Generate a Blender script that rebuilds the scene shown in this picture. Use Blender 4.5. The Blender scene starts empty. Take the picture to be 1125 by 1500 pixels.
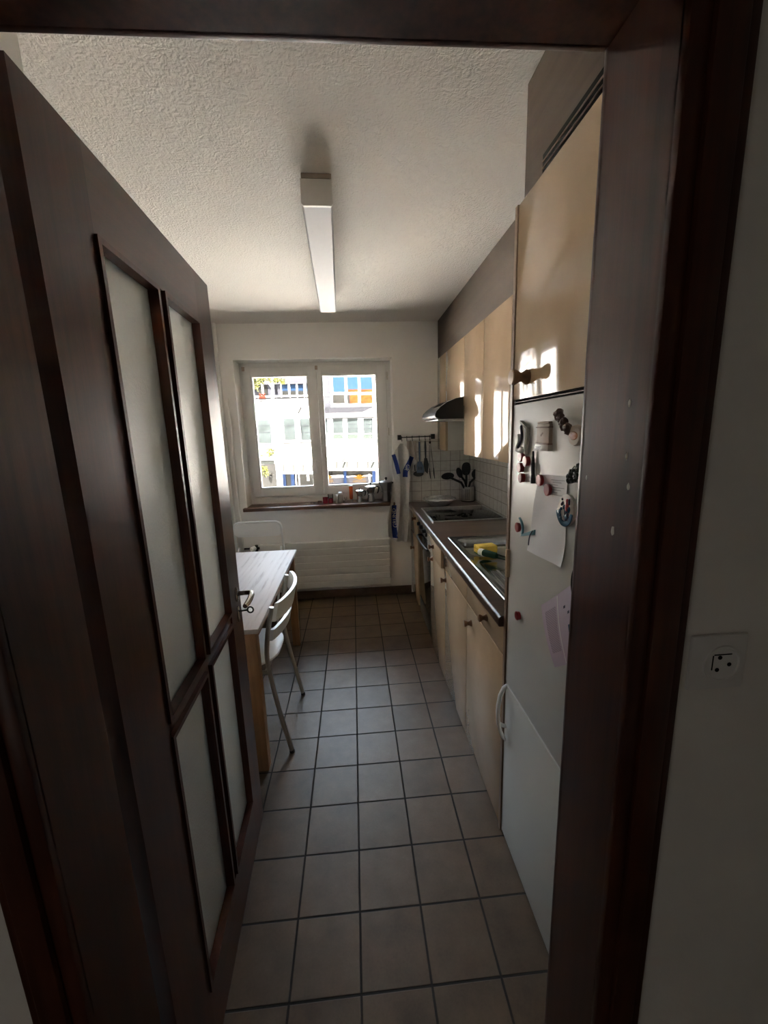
import bpy, bmesh, math, random
from mathutils import Vector, Matrix, noise
random.seed(7)
S = bpy.context.scene
COL = S.collection
PI = math.pi

# ---------------------------------------------------------------- camera pose
YAW, PIT, ROL = 0.0700455, 0.1956803, 0.0319018
FPX = 593.93
CAM = Vector((0.44656, -0.85469, 1.54044))
_f = Vector((math.sin(YAW)*math.cos(PIT), math.cos(YAW)*math.cos(PIT), -math.sin(PIT)))
_r = Vector((math.cos(YAW), -math.sin(YAW), 0))
_d = _f.cross(_r)
_c, _s = math.cos(ROL), math.sin(ROL)
CR = _c*_r + _s*_d
CD = -_s*_r + _c*_d


def at(px, py, axis, val):
    """point where the sight line through a photo pixel meets the plane axis=val (metres)"""
    d = CR*((px-562.5)/FPX) + CD*((py-750)/FPX) + _f
    i = 'xyz'.index(axis)
    return CAM + d*((val-CAM[i])/d[i])


# ---------------------------------------------------------------- mesh builder
class MB:
    def __init__(self):
        self.bm = bmesh.new()

    def box(self, x0, x1, y0, y1, z0, z1, bev=0, seg=2):
        if x0 > x1: x0, x1 = x1, x0
        if y0 > y1: y0, y1 = y1, y0
        if z0 > z1: z0, z1 = z1, z0
        vs = [self.bm.verts.new((x, y, z)) for x in (x0, x1) for y in (y0, y1) for z in (z0, z1)]
        q = [(0, 1, 3, 2), (4, 6, 7, 5), (0, 4, 5, 1), (2, 3, 7, 6), (0, 2, 6, 4), (1, 5, 7, 3)]
        fs = [self.bm.faces.new([vs[i] for i in f]) for f in q]
        if bev:
            es = list({e for f in fs for e in f.edges})
            bmesh.ops.bevel(self.bm, geom=es, offset=bev, segments=seg, profile=0.5, affect='EDGES')
        return self

    def hexa(self, a, b):
        """solid between two 4-point loops"""
        va = [self.bm.verts.new(p) for p in a]
        vb = [self.bm.verts.new(p) for p in b]
        self.bm.faces.new(va[::-1]); self.bm.faces.new(vb)
        n = len(va)
        for i in range(n):
            self.bm.faces.new((va[i], va[(i+1) % n], vb[(i+1) % n], vb[i]))
        return self

    def prism(self, pts, ext, bev=0, seg=2):
        ext = Vector(ext)
        va = [self.bm.verts.new(Vector(p)) for p in pts]
        vb = [self.bm.verts.new(Vector(p)+ext) for p in pts]
        n = len(va)
        fs = [self.bm.faces.new(va[::-1]), self.bm.faces.new(vb)]
        for i in range(n):
            fs.append(self.bm.faces.new((va[i], va[(i+1) % n], vb[(i+1) % n], vb[i])))
        if bev:
            es = list({e for f in fs[:2] for e in f.edges})
            bmesh.ops.bevel(self.bm, geom=es, offset=bev, segments=seg, profile=0.5, affect='EDGES')
        return self

    def tube(self, pts, r, seg=10, closed=False, flat=None, caps=True):
        pts = [Vector(p) for p in pts]
        n = len(pts)
        rs = r if isinstance(r, (list, tuple)) else [r]*n
        tang = []
        for i in range(n):
            a = pts[(i-1) % n] if (closed or i > 0) else pts[i]
            b = pts[(i+1) % n] if (closed or i < n-1) else pts[i]
            tang.append((b-a).normalized())
        up = Vector((0, 0, 1)) if abs(tang[0].z) < .9 else Vector((1, 0, 0))
        nrm = (up - tang[0]*up.dot(tang[0])).normalized()
        rings = []
        for i in range(n):
            t = tang[i]
            nrm = (nrm - t*nrm.dot(t)).normalized()
            bi = t.cross(nrm)
            ring = []
            for k in range(seg):
                a = 2*PI*k/seg
                fx, fy = (flat if flat else (1, 1))
                ring.append(self.bm.verts.new(pts[i] + nrm*math.cos(a)*rs[i]*fx + bi*math.sin(a)*rs[i]*fy))
            rings.append(ring)
        m = n if closed else n-1
        for i in range(m):
            A, B = rings[i], rings[(i+1) % n]
            for k in range(seg):
                self.bm.faces.new((A[k], A[(k+1) % seg], B[(k+1) % seg], B[k]))
        if not closed and caps:
            self.bm.faces.new(rings[0][::-1]); self.bm.faces.new(rings[-1])
        return self

    def lathe(self, prof, c, axis=(0, 0, 1), seg=24, sx=1, sy=1, rnd=0, rot=0):
        """prof = [(radius, height)...] about an axis through c"""
        ax = Vector(axis).normalized()
        t = Vector((0, 0, 1)) if abs(ax.z) < .9 else Vector((1, 0, 0))
        u = (t - ax*t.dot(ax)).normalized(); v = ax.cross(u)
        c = Vector(c)
        rings = []
        for r, h in prof:
            if r < 1e-6:
                rings.append([self.bm.verts.new(c+ax*h)])
            else:
                rg = []
                for k in range(seg):
                    a = 2*PI*k/seg + rot
                    j = 1 + (random.uniform(-rnd, rnd) if rnd else 0)
                    rg.append(self.bm.verts.new(c+ax*h + u*r*j*math.cos(a)*sx + v*r*j*math.sin(a)*sy))
                rings.append(rg)
        for A, B in zip(rings, rings[1:]):
            if len(A) == 1 and len(B) == 1: continue
            for k in range(seg):
                k2 = (k+1) % seg
                if len(A) == 1: self.bm.faces.new((A[0], B[k2], B[k]))
                elif len(B) == 1: self.bm.faces.new((A[k], A[k2], B[0]))
                else: self.bm.faces.new((A[k], A[k2], B[k2], B[k]))
        for rg, fl in ((rings[0], 1), (rings[-1], 0)):
            if len(rg) > 1:
                self.bm.faces.new(rg[::-1] if fl else rg)
        return self

    def cyl(self, a, b, r, r2=None, seg=16):
        a = Vector(a); b = Vector(b); L = (b-a).length
        return self.lathe([(r, 0), (r if r2 is None else r2, L)], a, b-a, seg)

    def ell(self, c, rx, ry, rz, seg=16, n=8, rnd=0):
        vs = []
        for i in range(n+1):
            th = PI*i/n
            if i in (0, n):
                vs.append([self.bm.verts.new((c[0], c[1], c[2]+rz*math.cos(th)))])
            else:
                ring = []
                for k in range(seg):
                    j = 1+random.uniform(-rnd, rnd) if rnd else 1
                    ring.append(self.bm.verts.new((c[0]+rx*j*math.sin(th)*math.cos(2*PI*k/seg), c[1]+ry*j*math.sin(th)*math.sin(2*PI*k/seg), c[2]+rz*math.cos(th)*j)))
                vs.append(ring)
        for A, B in zip(vs, vs[1:]):
            for k in range(seg):
                k2 = (k+1) % seg
                if len(A) == 1: self.bm.faces.new((A[0], B[k], B[k2]))
                elif len(B) == 1: self.bm.faces.new((A[k], B[0], A[k2]))
                else: self.bm.faces.new((A[k], B[k], B[k2], A[k2]))
        return self

    def sheet(self, fn, nu, nv, thick=None):
        """surface fn(u,v)->point; thick = offset vector for a closed slab"""
        def lay(off):
            return [[self.bm.verts.new(Vector(fn(i/nu, j/nv))+off) for j in range(nv+1)] for i in range(nu+1)]
        A = lay(Vector((0, 0, 0)))
        for i in range(nu):
            for j in range(nv):
                self.bm.faces.new((A[i][j], A[i+1][j], A[i+1][j+1], A[i][j+1]))
        if thick is not None:
            B = lay(Vector(thick))
            for i in range(nu):
                for j in range(nv):
                    self.bm.faces.new((B[i][j], B[i][j+1], B[i+1][j+1], B[i+1][j]))
            for i in range(nu):
                self.bm.faces.new((A[i][0], B[i][0], B[i+1][0], A[i+1][0]))
                self.bm.faces.new((A[i][nv], A[i+1][nv], B[i+1][nv], B[i][nv]))
            for j in range(nv):
                self.bm.faces.new((A[0][j], A[0][j+1], B[0][j+1], B[0][j]))
                self.bm.faces.new((A[nu][j], B[nu][j], B[nu][j+1], A[nu][j+1]))
        return self

    def add_mesh(self, me, M, fn=None):
        n0 = len(self.bm.verts)
        self.bm.from_mesh(me)
        self.bm.verts.ensure_lookup_table()
        for v in self.bm.verts[n0:]:
            v.co = Vector(fn(v.co)) if fn else M @ v.co
        return self


def wloc(o):
    p = Vector((0, 0, 0))
    while o:
        p += o.location; o = o.parent
    return p


def obj(name, mb, m, parent=None, label=None, smooth=35, flip=True, pivot=None):
    bm = mb.bm
    if flip: bmesh.ops.recalc_face_normals(bm, faces=bm.faces)
    lo = Vector((1e9,)*3); hi = Vector((-1e9,)*3)
    for v in bm.verts:
        for i in range(3):
            lo[i] = min(lo[i], v.co[i]); hi[i] = max(hi[i], v.co[i])
    org = Vector(pivot) if pivot else Vector(((lo.x+hi.x)/2, (lo.y+hi.y)/2, lo.z))
    bmesh.ops.translate(bm, verts=bm.verts, vec=-org)
    me = bpy.data.meshes.new(name)
    bm.to_mesh(me); bm.free()
    me.polygons.foreach_set('use_smooth', [True]*len(me.polygons))
    me.set_sharp_from_angle(angle=math.radians(smooth))
    me.materials.append(m)
    o = bpy.data.objects.new(name, me)
    COL.objects.link(o)
    if parent:
        o.parent = parent
        o.location = org - wloc(parent)
    else:
        o.location = org
    if label: o['label'] = label
    return o


def tag(o, label, cat, group=None, kind=None):
    o['label'] = label; o['category'] = cat
    if group: o['group'] = group
    if kind: o['kind'] = kind
    return o


def thing(name, loc, label, cat, group=None, kind=None):
    o = bpy.data.objects.new(name, None)
    o.empty_display_size = .05
    o.location = loc
    COL.objects.link(o)
    return tag(o, label, cat, group, kind)


def struct(name, mb, m, label, cat):
    return tag(obj(name, mb, m), label, cat, kind='structure')


def text_mesh(body, size=1, extrude=0.0, align='LEFT', spacing=1.0):
    cu = bpy.data.curves.new('letters', 'FONT')
    cu.body = body; cu.size = size; cu.extrude = extrude; cu.align_x = align
    cu.resolution_u = 3; cu.space_character = spacing
    o = bpy.data.objects.new('letters', cu)
    COL.objects.link(o)
    dg = bpy.context.evaluated_depsgraph_get()
    me = bpy.data.meshes.new_from_object(o.evaluated_get(dg))
    bpy.data.objects.remove(o)
    return me


# ---------------------------------------------------------------- materials
def srgb(r, g, b):
    f = lambda c: (c/255/12.92 if c/255 <= .04045 else ((c/255+.055)/1.055)**2.4)
    return (f(r), f(g), f(b), 1)


class NT:
    def __init__(self, name):
        self.m = bpy.data.materials.new(name); self.m.use_nodes = True
        self.t = self.m.node_tree
        self.b = self.t.nodes['Principled BSDF']

    def n(self, typ, **kw):
        nd = self.t.nodes.new(typ)
        for k, v in kw.items():
            if k in nd.inputs: nd.inputs[k].default_value = v
            else: setattr(nd, k, v)
        return nd

    def l(self, a, b):
        self.t.links.new(a, b)

    def set(self, **kw):
        for k, v in kw.items(): self.b.inputs[k].default_value = v

    def coord(self, scale=(1, 1, 1), world=False, rot=(0, 0, 0)):
        mp = self.n('ShaderNodeMapping')
        mp.inputs['Scale'].default_value = scale
        mp.inputs['Rotation'].default_value = rot
        if world:
            g = self.n('ShaderNodeNewGeometry'); self.l(g.outputs['Position'], mp.inputs['Vector'])
        else:
            g = self.n('ShaderNodeTexCoord'); self.l(g.outputs['Object'], mp.inputs['Vector'])
        return mp.outputs['Vector']

    def noise(self, vec, scale, detail=4, rough=.5):
        nd = self.n('ShaderNodeTexNoise', Scale=scale, Detail=detail, Roughness=rough)
        self.l(vec, nd.inputs['Vector'])
        return nd.outputs['Fac']

    def ramp(self, fac, stops):
        r = self.n('ShaderNodeValToRGB')
        e = r.color_ramp.elements
        while len(e) < len(stops): e.new(.5)
        for i, (p, c) in enumerate(stops):
            e[i].position = p; e[i].color = c
        self.l(fac, r.inputs['Fac'])
        return r.outputs['Color']

    def bump(self, h, strength=.3, dist=.002):
        b = self.n('ShaderNodeBump', Strength=strength, Distance=dist)
        self.l(h, b.inputs['Height'])
        self.l(b.outputs['Normal'], self.b.inputs['Normal'])

    def math(self, op, a, b=None):
        m = self.n('ShaderNodeMath', operation=op)
        for i, x in enumerate((a, b)):
            if x is None: continue
            if isinstance(x, (int, float)): m.inputs[i].default_value = x
            else: self.l(x, m.inputs[i])
        return m.outputs[0]


def plain(name, col, rough=.5, metal=0, spec=.5, var=.06, bump=0, bscale=60, coat=0):
    k = NT(name)
    k.set(Roughness=rough, Metallic=metal, **{'Specular IOR Level': spec})
    if coat: k.set(**{'Coat Weight': coat, 'Coat Roughness': .08})
    v = k.coord()
    f = k.noise(v, bscale/6, 3)
    lo = tuple(c*(1-var) for c in col[:3])+(1,); hi = tuple(min(1, c*(1+var)) for c in col[:3])+(1,)
    k.l(k.ramp(f, [(.3, lo), (.7, hi)]), k.b.inputs['Base Color'])
    if bump:
        k.bump(k.noise(v, bscale, 4), bump)
    return k.m


def wood(name, dark, light, axis='z', rough=.4, fine=60, bump=.15, spec=.5, contrast=(.35, .65), coat=0, world=False):
    k = NT(name)
    k.set(Roughness=rough, **{'Specular IOR Level': spec})
    if coat: k.set(**{'Coat Weight': coat, 'Coat Roughness': .2})
    sc = {'x': (.06, 1, 1), 'y': (1, .06, 1), 'z': (1, 1, .06)}[axis]
    v = k.coord(sc, world)
    f1 = k.noise(v, fine, 6, .65)
    f2 = k.noise(v, fine*.18, 3, .5)
    mix = k.math('ADD', k.math('MULTIPLY', f1, .55), k.math('MULTIPLY', f2, .45))
    k.l(k.ramp(mix, [(contrast[0], dark), (contrast[1], light)]), k.b.inputs['Base Color'])
    k.bump(f1, bump, .001)
    return k.m


M = {}
# wall paint and ceiling plaster
k = NT('wall_paint'); k.set(Roughness=.85, **{'Specular IOR Level': .2}); k.set(**{'Base Color': (.83, .81, .77, 1)})
v = k.coord(world=True); k.bump(k.noise(v, 160, 5, .6), .25, .002); M['wall'] = k.m
k = NT('ceiling_plaster'); k.set(Roughness=.9, **{'Specular IOR Level': .15}); k.set(**{'Base Color': (.69, .665, .625, 1)})
v = k.coord((1, 1, .3), world=True)
wv = k.n('ShaderNodeTexVoronoi', Scale=105.0); wv.feature = 'SMOOTH_F1'
w2 = k.n('ShaderNodeVectorMath', operation='ADD'); nn = k.n('ShaderNodeTexNoise', Scale=28.0, Detail=3.0)
k.l(v, nn.inputs['Vector']); sv = k.n('ShaderNodeVectorMath', operation='SCALE'); sv.inputs['Scale'].default_value = .05
k.l(nn.outputs['Color'], sv.inputs[0]); k.l(v, w2.inputs[0]); k.l(sv.outputs[0], w2.inputs[1]); k.l(w2.outputs[0], wv.inputs['Vector'])
h = k.math('ADD', k.math('MULTIPLY', wv.outputs['Distance'], .7), k.math('MULTIPLY', k.noise(v, 120, 4, .6), .5))
k.bump(h, .75, .006); M['ceiling'] = k.m
# floor tiles 0.2 m, joint lines at multiples of 0.2 m
k = NT('floor_tiles')
g = k.n('ShaderNodeNewGeometry'); sp = k.n('ShaderNodeSeparateXYZ'); k.l(g.outputs['Position'], sp.inputs[0])
def _edge(c):
    p = k.math('PINGPONG', c, .1)
    return p
ex, ey = _edge(sp.outputs['X']), _edge(sp.outputs['Y'])
mn = k.math('MINIMUM', ex, ey)
mr = k.n('ShaderNodeMapRange'); mr.inputs['From Min'].default_value = .0022; mr.inputs['From Max'].default_value = .0042
k.l(mn, mr.inputs['Value'])
fl = k.n('ShaderNodeVectorMath', operation='SCALE'); fl.inputs['Scale'].default_value = 5; k.l(g.outputs['Position'], fl.inputs[0])
fo = k.n('ShaderNodeVectorMath', operation='FLOOR'); k.l(fl.outputs[0], fo.inputs[0])
wn = k.n('ShaderNodeTexWhiteNoise'); k.l(fo.outputs[0], wn.inputs['Vector'])
pn = k.noise(g.outputs['Position'], 9, 5, .6)
fine = k.noise(g.outputs['Position'], 130, 4, .6)
mixf = k.math('ADD', k.math('MULTIPLY', pn, .6), k.math('ADD', k.math('MULTIPLY', wn.outputs['Value'], .18), k.math('MULTIPLY', fine, .22)))
tc = k.ramp(mixf, [(.3, (.060, .036, .021, 1)), (.55, (.098, .063, .038, 1)), (.75, (.130, .088, .056, 1))])
mx = k.n('ShaderNodeMix', data_type='RGBA'); k.l(mr.outputs[0], mx.inputs['Factor'])
mx.inputs[6].default_value = (.022, .017, .014, 1); k.l(tc, mx.inputs[7]); k.l(mx.outputs[2], k.b.inputs['Base Color'])
k.set(Roughness=.42, **{'Specular IOR Level': .32}); rr = k.n('ShaderNodeMapRange'); k.l(fine, rr.inputs['Value']); rr.inputs['To Min'].default_value = .33; rr.inputs['To Max'].default_value = .55
gr = k.n('ShaderNodeMapRange'); k.l(mr.outputs[0], gr.inputs['Value']); gr.inputs['To Min'].default_value = .9; k.l(rr.outputs[0], gr.inputs['To Max']); k.l(gr.outputs[0], k.b.inputs['Roughness'])
k.bump(k.math('ADD', mr.outputs[0], k.math('ADD', k.math('MULTIPLY', fine, .12), k.math('MULTIPLY', pn, .5))), .5, .003)
M['floor'] = k.m
# backsplash tiles 0.09 m
k = NT('white_wall_tiles')
g = k.n('ShaderNodeNewGeometry'); sp = k.n('ShaderNodeSeparateXYZ'); k.l(g.outputs['Position'], sp.inputs[0])
sh = k.math('ADD', sp.outputs['X'], sp.outputs['Y'])
sh = k.math('ADD', sh, .0)
ex = k.math('PINGPONG', k.math('ADD', sh, -.022), .045); ey = k.math('PINGPONG', k.math('ADD', sp.outputs['Z'], .0), .045)
mn = k.math('MINIMUM', ex, ey)
mr = k.n('ShaderNodeMapRange'); mr.inputs['From Min'].default_value = .0012; mr.inputs['From Max'].default_value = .0026
k.l(mn, mr.inputs['Value'])
vv = k.noise(g.outputs['Position'], 30, 3)
tc = k.ramp(vv, [(.3, (.60, .57, .52, 1)), (.7, (.70, .68, .63, 1))])
mx = k.n('ShaderNodeMix', data_type='RGBA'); k.l(mr.outputs[0], mx.inputs['Factor'])
mx.inputs[6].default_value = (.28, .25, .22, 1); k.l(tc, mx.inputs[7]); k.l(mx.outputs[2], k.b.inputs['Base Color'])
k.set(Roughness=.22); k.bump(k.math('ADD', mr.outputs[0], k.math('MULTIPLY', vv, .4)), .5, .002)
M['tile'] = k.m
M['skirt'] = plain('brown_skirting_tile', (.13, .075, .05, 1), .35, var=.25, bump=.1)
M['mahog'] = wood('dark_mahogany', (.032, .0078, .0036, 1), (.084, .0205, .0088, 1), 'z', .33, 70, .12, .35)
M['mahog_y'] = wood('dark_mahogany_rail', (.032, .0078, .0036, 1), (.084, .0205, .0088, 1), 'y', .33, 70, .12, .5)
M['mahog_x'] = wood('dark_mahogany_header', (.032, .0078, .0036, 1), (.084, .0205, .0088, 1), 'x', .33, 70, .12, .5)
M['soffit'] = wood('brown_soffit_wood', (.042, .026, .016, 1), (.080, .052, .033, 1), 'y', .6, 40, .08)
M['worktop'] = wood('walnut_worktop', (.040, .021, .014, 1), (.115, .064, .042, 1), 'x', .30, 30, .05, coat=.2)
M['sillwood'] = wood('brown_sill_wood', (.075, .034, .020, 1), (.17, .085, .05, 1), 'x', .35, 40, .1)
M['pine'] = wood('pine_leg', (.22, .105, .042, 1), (.36, .19, .085, 1), 'z', .5, 45, .1)
M['knobwood'] = wood('turned_knob_wood', (.14, .065, .03, 1), (.28, .14, .07, 1), 'x', .32, 60, .05)
M['knoblit'] = wood('lit_knob_wood', (.36, .24, .15, 1), (.52, .37, .25, 1), 'x', .35, 60, .05)  # paler copy of the knob wood, paints the front as lit
# table top: pale pine planks with knots
k = NT('pale_pine_top'); k.set(Roughness=.55, **{'Specular IOR Level': .22})
v = k.coord((1, .08, 1)); f1 = k.noise(v, 38, 6, .7); v2 = k.coord((1, .5, 1)); vo = k.n('ShaderNodeTexVoronoi', Scale=7.0); k.l(v2, vo.inputs['Vector'])
wvv = k.n('ShaderNodeTexWave', Scale=9.0, Distortion=9.0, Detail=3.0); wvv.bands_direction = 'X'; k.l(k.coord((1, .12, 1)), wvv.inputs['Vector'])
f = k.math('ADD', k.math('MULTIPLY', f1, .6), k.math('MULTIPLY', wvv.outputs['Fac'], .10))
base = k.ramp(f, [(.20, (.27, .23, .21, 1)), (.30, (.44, .40, .385, 1)), (.65, (.50, .465, .45, 1))])
kn = k.ramp(vo.outputs['Distance'], [(.06, (.25, .15, .1, 1)), (.13, (1, 1, 1, 1))])
mx = k.n('ShaderNodeMix', data_type='RGBA', blend_type='MULTIPLY'); mx.inputs['Factor'].default_value = .85
k.l(base, mx.inputs[6]); k.l(kn, mx.inputs[7]); k.l(mx.outputs[2], k.b.inputs['Base Color']); k.bump(f1, .2, .001)
M['tabletop'] = k.m
M['cab'] = plain('beige_laminate', (.49, .36, .235, 1), .075, var=.04)
M['cabedge'] = plain('brown_cabinet_edge', (.20, .125, .08, 1), .4)
M['cabside'] = plain('pale_cabinet_side', (.62, .60, .54, 1), .4)
M['fridge'] = plain('white_fridge_enamel', (.55, .54, .50, 1), .36, var=.02, bump=.02, bscale=25)
M['whiteplastic'] = plain('white_plastic', (.78, .78, .76, 1), .35, var=.03)
M['chairwhite'] = plain('white_chair_plastic', (.86, .88, .89, 1), .3, var=.02)
M['chairmetal'] = plain('grey_lacquered_tube', (.42, .40, .37, 1), .35, metal=.3)
M['winframe'] = plain('white_window_paint', (.72, .71, .68, 1), .4, var=.04)
M['radiator'] = plain('radiator_enamel', (.72, .70, .64, 1), .4, var=.03)
M['steel'] = plain('brushed_steel', (.58, .57, .55, 1), .30, metal=1, var=.08, bscale=200)
M['potsteel'] = plain('dark_brushed_steel', (.50, .49, .47, 1), .30, metal=.85, var=.08, bscale=200)
M['sinksteel'] = plain('sink_steel', (.50, .49, .48, 1), .2, metal=1, var=.1, bscale=90)
M['chrome'] = plain('satin_chrome', (.6, .58, .54, 1), .22, metal=1, var=.03)
M['alu'] = plain('cast_aluminium', (.62, .62, .62, 1), .25, metal=1, var=.1)
M['aludull'] = plain('dull_aluminium', (.30, .29, .28, 1), .42, metal=1, var=.15)
M['foil'] = plain('crumpled_foil', (.85, .84, .82, 1), .26, metal=.55, bump=.3, bscale=60)
M['black'] = plain('black_plastic', (.012, .012, .013, 1), .35, var=.1)
M['blackgloss'] = plain('black_enamel', (.010, .010, .011, 1), .3, spec=.3, var=.1)
M['hobglass'] = plain('black_ceramic_glass', (.008, .008, .009, 1), .06, var=.1)
M['darkmetal'] = plain('dark_iron', (.03, .028, .026, 1), .4, metal=.7)
M['grille'] = plain('dark_vent', (.008, .007, .006, 1), .85, spec=.1)
M['red'] = plain('red_magnet_plastic', (.30, .018, .022, 1), .3)
M['pinkface'] = plain('magnet_face', (.42, .12, .12, 1), .3)
M['redglass'] = plain('red_candle_wax', (.34, .03, .05, 1), .25)
M['orange'] = plain('orange_plastic', (.70, .13, .03, 1), .3)
M['paper'] = plain('white_paper', (.76, .76, .78, 1), .6, var=.02, bump=.03)
M['ink'] = plain('grey_pencil_marks', (.32, .32, .34, 1), .6)
M['lilac'] = plain('lilac_leaflet_paper', (.55, .46, .56, 1), .5, var=.03)
k = NT('leaflet_print'); k.set(Roughness=.55)
wv = k.n('ShaderNodeTexWave', Scale=55.0, Distortion=1.5, Detail=2.0); wv.bands_direction = 'Z'; k.l(k.coord(), wv.inputs['Vector'])
k.l(k.ramp(wv.outputs['Fac'], [(.35, (.34, .27, .35, 1)), (.65, (.46, .38, .47, 1))]), k.b.inputs['Base Color']); M['lilacdark'] = k.m
M['navy'] = plain('navy_print', (.015, .03, .14, 1), .7, var=.1)
M['navyink'] = plain('dark_print', (.05, .05, .09, 1), .6)
M['towel'] = plain('white_cotton', (.52, .50, .46, 1), .9, spec=.1, var=.08, bump=.4, bscale=300)
M['towelstripe'] = plain('blue_woven_stripe', (.018, .035, .17, 1), .9, spec=.1, bump=.3, bscale=300)
M['potcloth'] = plain('beige_pot_cloth', (.45, .38, .33, 1), .9, spec=.1, bump=.3, bscale=200)
M['bluenylon'] = plain('blue_grey_nylon', (.13, .19, .30, 1), .4)
M['greynylon'] = plain('dark_grey_nylon', (.035, .038, .042, 1), .45)
M['sponge'] = plain('yellow_foam', (.75, .52, .10, 1), .9, spec=.1, var=.1, bump=.6, bscale=200)
M['scour'] = plain('green_scourer', (.05, .13, .05, 1), .95, spec=.1, bump=.6, bscale=300)
M['greenbr'] = plain('green_bristles', (.015, .10, .04, 1), .6, bump=.8, bscale=250)
M['cyan'] = plain('cyan_plastic', (.16, .33, .40, 1), .35)
M['stone'] = plain('grey_souvenir_resin', (.50, .48, .44, 1), .5, var=.25, bump=.3, bscale=50)
M['tan'] = plain('tan_souvenir_resin', (.42, .33, .26, 1), .55, var=.12, bump=.2, bscale=80)
M['tandark'] = plain('brown_souvenir_resin', (.20, .13, .10, 1), .5, var=.2)
M['darkrock'] = plain('dark_green_rock', (.028, .034, .028, 1), .35, var=.5, bump=.8, bscale=60)
M['feather'] = plain('brown_carved_resin', (.15, .09, .07, 1), .35, var=.6, bump=.9, bscale=90)
M['agate'] = plain('amber_agate', (.30, .09, .025, 1), .5, var=.5, bscale=120)
M['oldceramic'] = plain('glazed_ceramic', (.55, .52, .48, 1), .2, var=.15)
M['blueceramic'] = plain('blue_glaze', (.04, .12, .20, 1), .2, var=.3)
M['lampwhite'] = plain('lamp_white_metal', (.66, .64, .60, 1), .4, var=.03)
# ribbed silvery acrylic diffuser
k = NT('lamp_diffuser'); k.set(Roughness=.5, **{'Base Color': (.32, .32, .335, 1), 'Metallic': 0.0, 'Specular IOR Level': .15})
v = k.coord((1, .35, 1)); k.bump(k.noise(v, 22, 3), .35, .004); M['diffuser'] = k.m
# frosted door glass
k = NT('frosted_glass')
k.set(Roughness=.34, **{'Transmission Weight': 1.0, 'IOR': 1.2, 'Base Color': (.97, 1, .985, 1), 'Coat Weight': 1.0, 'Coat Roughness': .34, 'Coat IOR': 2.0})
v = k.coord(); nz_ = k.noise(v, 150, 3, .65); k.bump(nz_, .9, .003)
tl = k.n('ShaderNodeBsdfTranslucent'); tl.inputs['Color'].default_value = (.93, .97, .95, 1)
mxs = k.n('ShaderNodeMixShader'); mxs.inputs[0].default_value = .33
out = [n for n in k.t.nodes if n.type == 'OUTPUT_MATERIAL'][0]
k.l(k.b.outputs[0], mxs.inputs[1]); k.l(tl.outputs[0], mxs.inputs[2]); k.l(mxs.outputs[0], out.inputs['Surface'])
mrr = k.n('ShaderNodeMapRange'); mrr.inputs['To Min'].default_value = .25; mrr.inputs['To Max'].default_value = .5; k.l(nz_, mrr.inputs['Value']); k.l(mrr.outputs[0], k.b.inputs['Roughness'])
M['frost'] = k.m
# clear pane: mostly transparent with a faint mirror reflection
def glass(name, refl=.06, tint=(1, 1, 1, 1)):
    k = NT(name); t = k.t
    out = [n for n in t.nodes if n.type == 'OUTPUT_MATERIAL'][0]
    tr = k.n('ShaderNodeBsdfTransparent'); tr.inputs['Color'].default_value = tint
    gl = k.n('ShaderNodeBsdfGlossy', Roughness=.02)
    ms = k.n('ShaderNodeMixShader'); fr = k.n('ShaderNodeFresnel', IOR=1.4)
    k.l(k.math('MULTIPLY', fr.outputs[0], 1.0), ms.inputs[0]); k.l(tr.outputs[0], ms.inputs[1]); k.l(gl.outputs[0], ms.inputs[2])
    k.l(ms.outputs[0], out.inputs['Surface'])
    return k.m
M['glass'] = glass('window_glass')
M['clearglass'] = glass('clear_glass', tint=(.93, .9, .9, 1))
M['clearplastic'] = glass('clear_plastic', tint=(.75, .85, .78, 1))
# outdoors
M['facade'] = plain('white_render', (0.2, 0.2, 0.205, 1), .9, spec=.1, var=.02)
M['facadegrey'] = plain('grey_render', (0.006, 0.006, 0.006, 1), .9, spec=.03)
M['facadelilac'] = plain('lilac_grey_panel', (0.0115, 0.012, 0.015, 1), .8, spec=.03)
M['fglass'] = plain('blue_grey_window_glass', (.0078, .0098, .0104, 1), .4, spec=.04, var=.45, bscale=10)
M['fskyrefl'] = plain('sky_reflection_glass', (.0035, .0085, .0190, 1), .4, spec=.03, var=.1)  # blue of the reflected sky painted into the glass colour
M['fdark'] = plain('dark_window_glass', (.0045, .0045, .0043, 1), .4, spec=.04, var=.5, bscale=14)
M['fgreen'] = plain('pale_green_panel', (0.01, 0.013, 0.0115, 1), .4, spec=.03)
M['curtain'] = plain('orange_curtain', (.024, .0062, .0012, 1), .9, spec=.03, var=.5, bscale=30)
M['canopy'] = plain('pale_canopy_glass', (0.0055, 0.0062, 0.006, 1), .3, spec=.03)
M['fmetal'] = plain('grey_canopy_metal', (0.004, 0.004, 0.004, 1), .5, spec=.03)
M['bluepost'] = plain('blue_painted_post', (0.0022, 0.0058, 0.018, 1), .4, spec=.03)
M['gold'] = plain('yellow_sign_letters', (0.03, 0.0155, 0.0016, 1), .5, spec=.03)
M['carblue'] = plain('pale_blue_car_paint', (0.005, 0.01, 0.016, 1), .2)
M['bark'] = plain('pale_bark', (0.012, 0.011, 0.009, 1), .9, bump=.5)
M['leaf'] = plain('fresh_green_leaves', (0.013, 0.0145, 0.0014, 1), .6, spec=.03, var=.4)
M['street'] = plain('pale_asphalt', (0.58, 0.565, 0.54, 1), .9)
M['redflower'] = plain('red_flowers', (0.012, 0.0025, 0.0013, 1), .8, spec=.03, var=.3)

# ---------------------------------------------------------------- room shell
XL, XR = -.70, 1.55
YF0, YF1 = -.407, -.29      # wall with the doorway
YB, YBO = 2.84, 3.12        # window wall
H = 2.46
DX0, DX1, DH = .055, .777, 1.989
HX0, HX1, HY = -1.15, 1.75, -2.1

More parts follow.
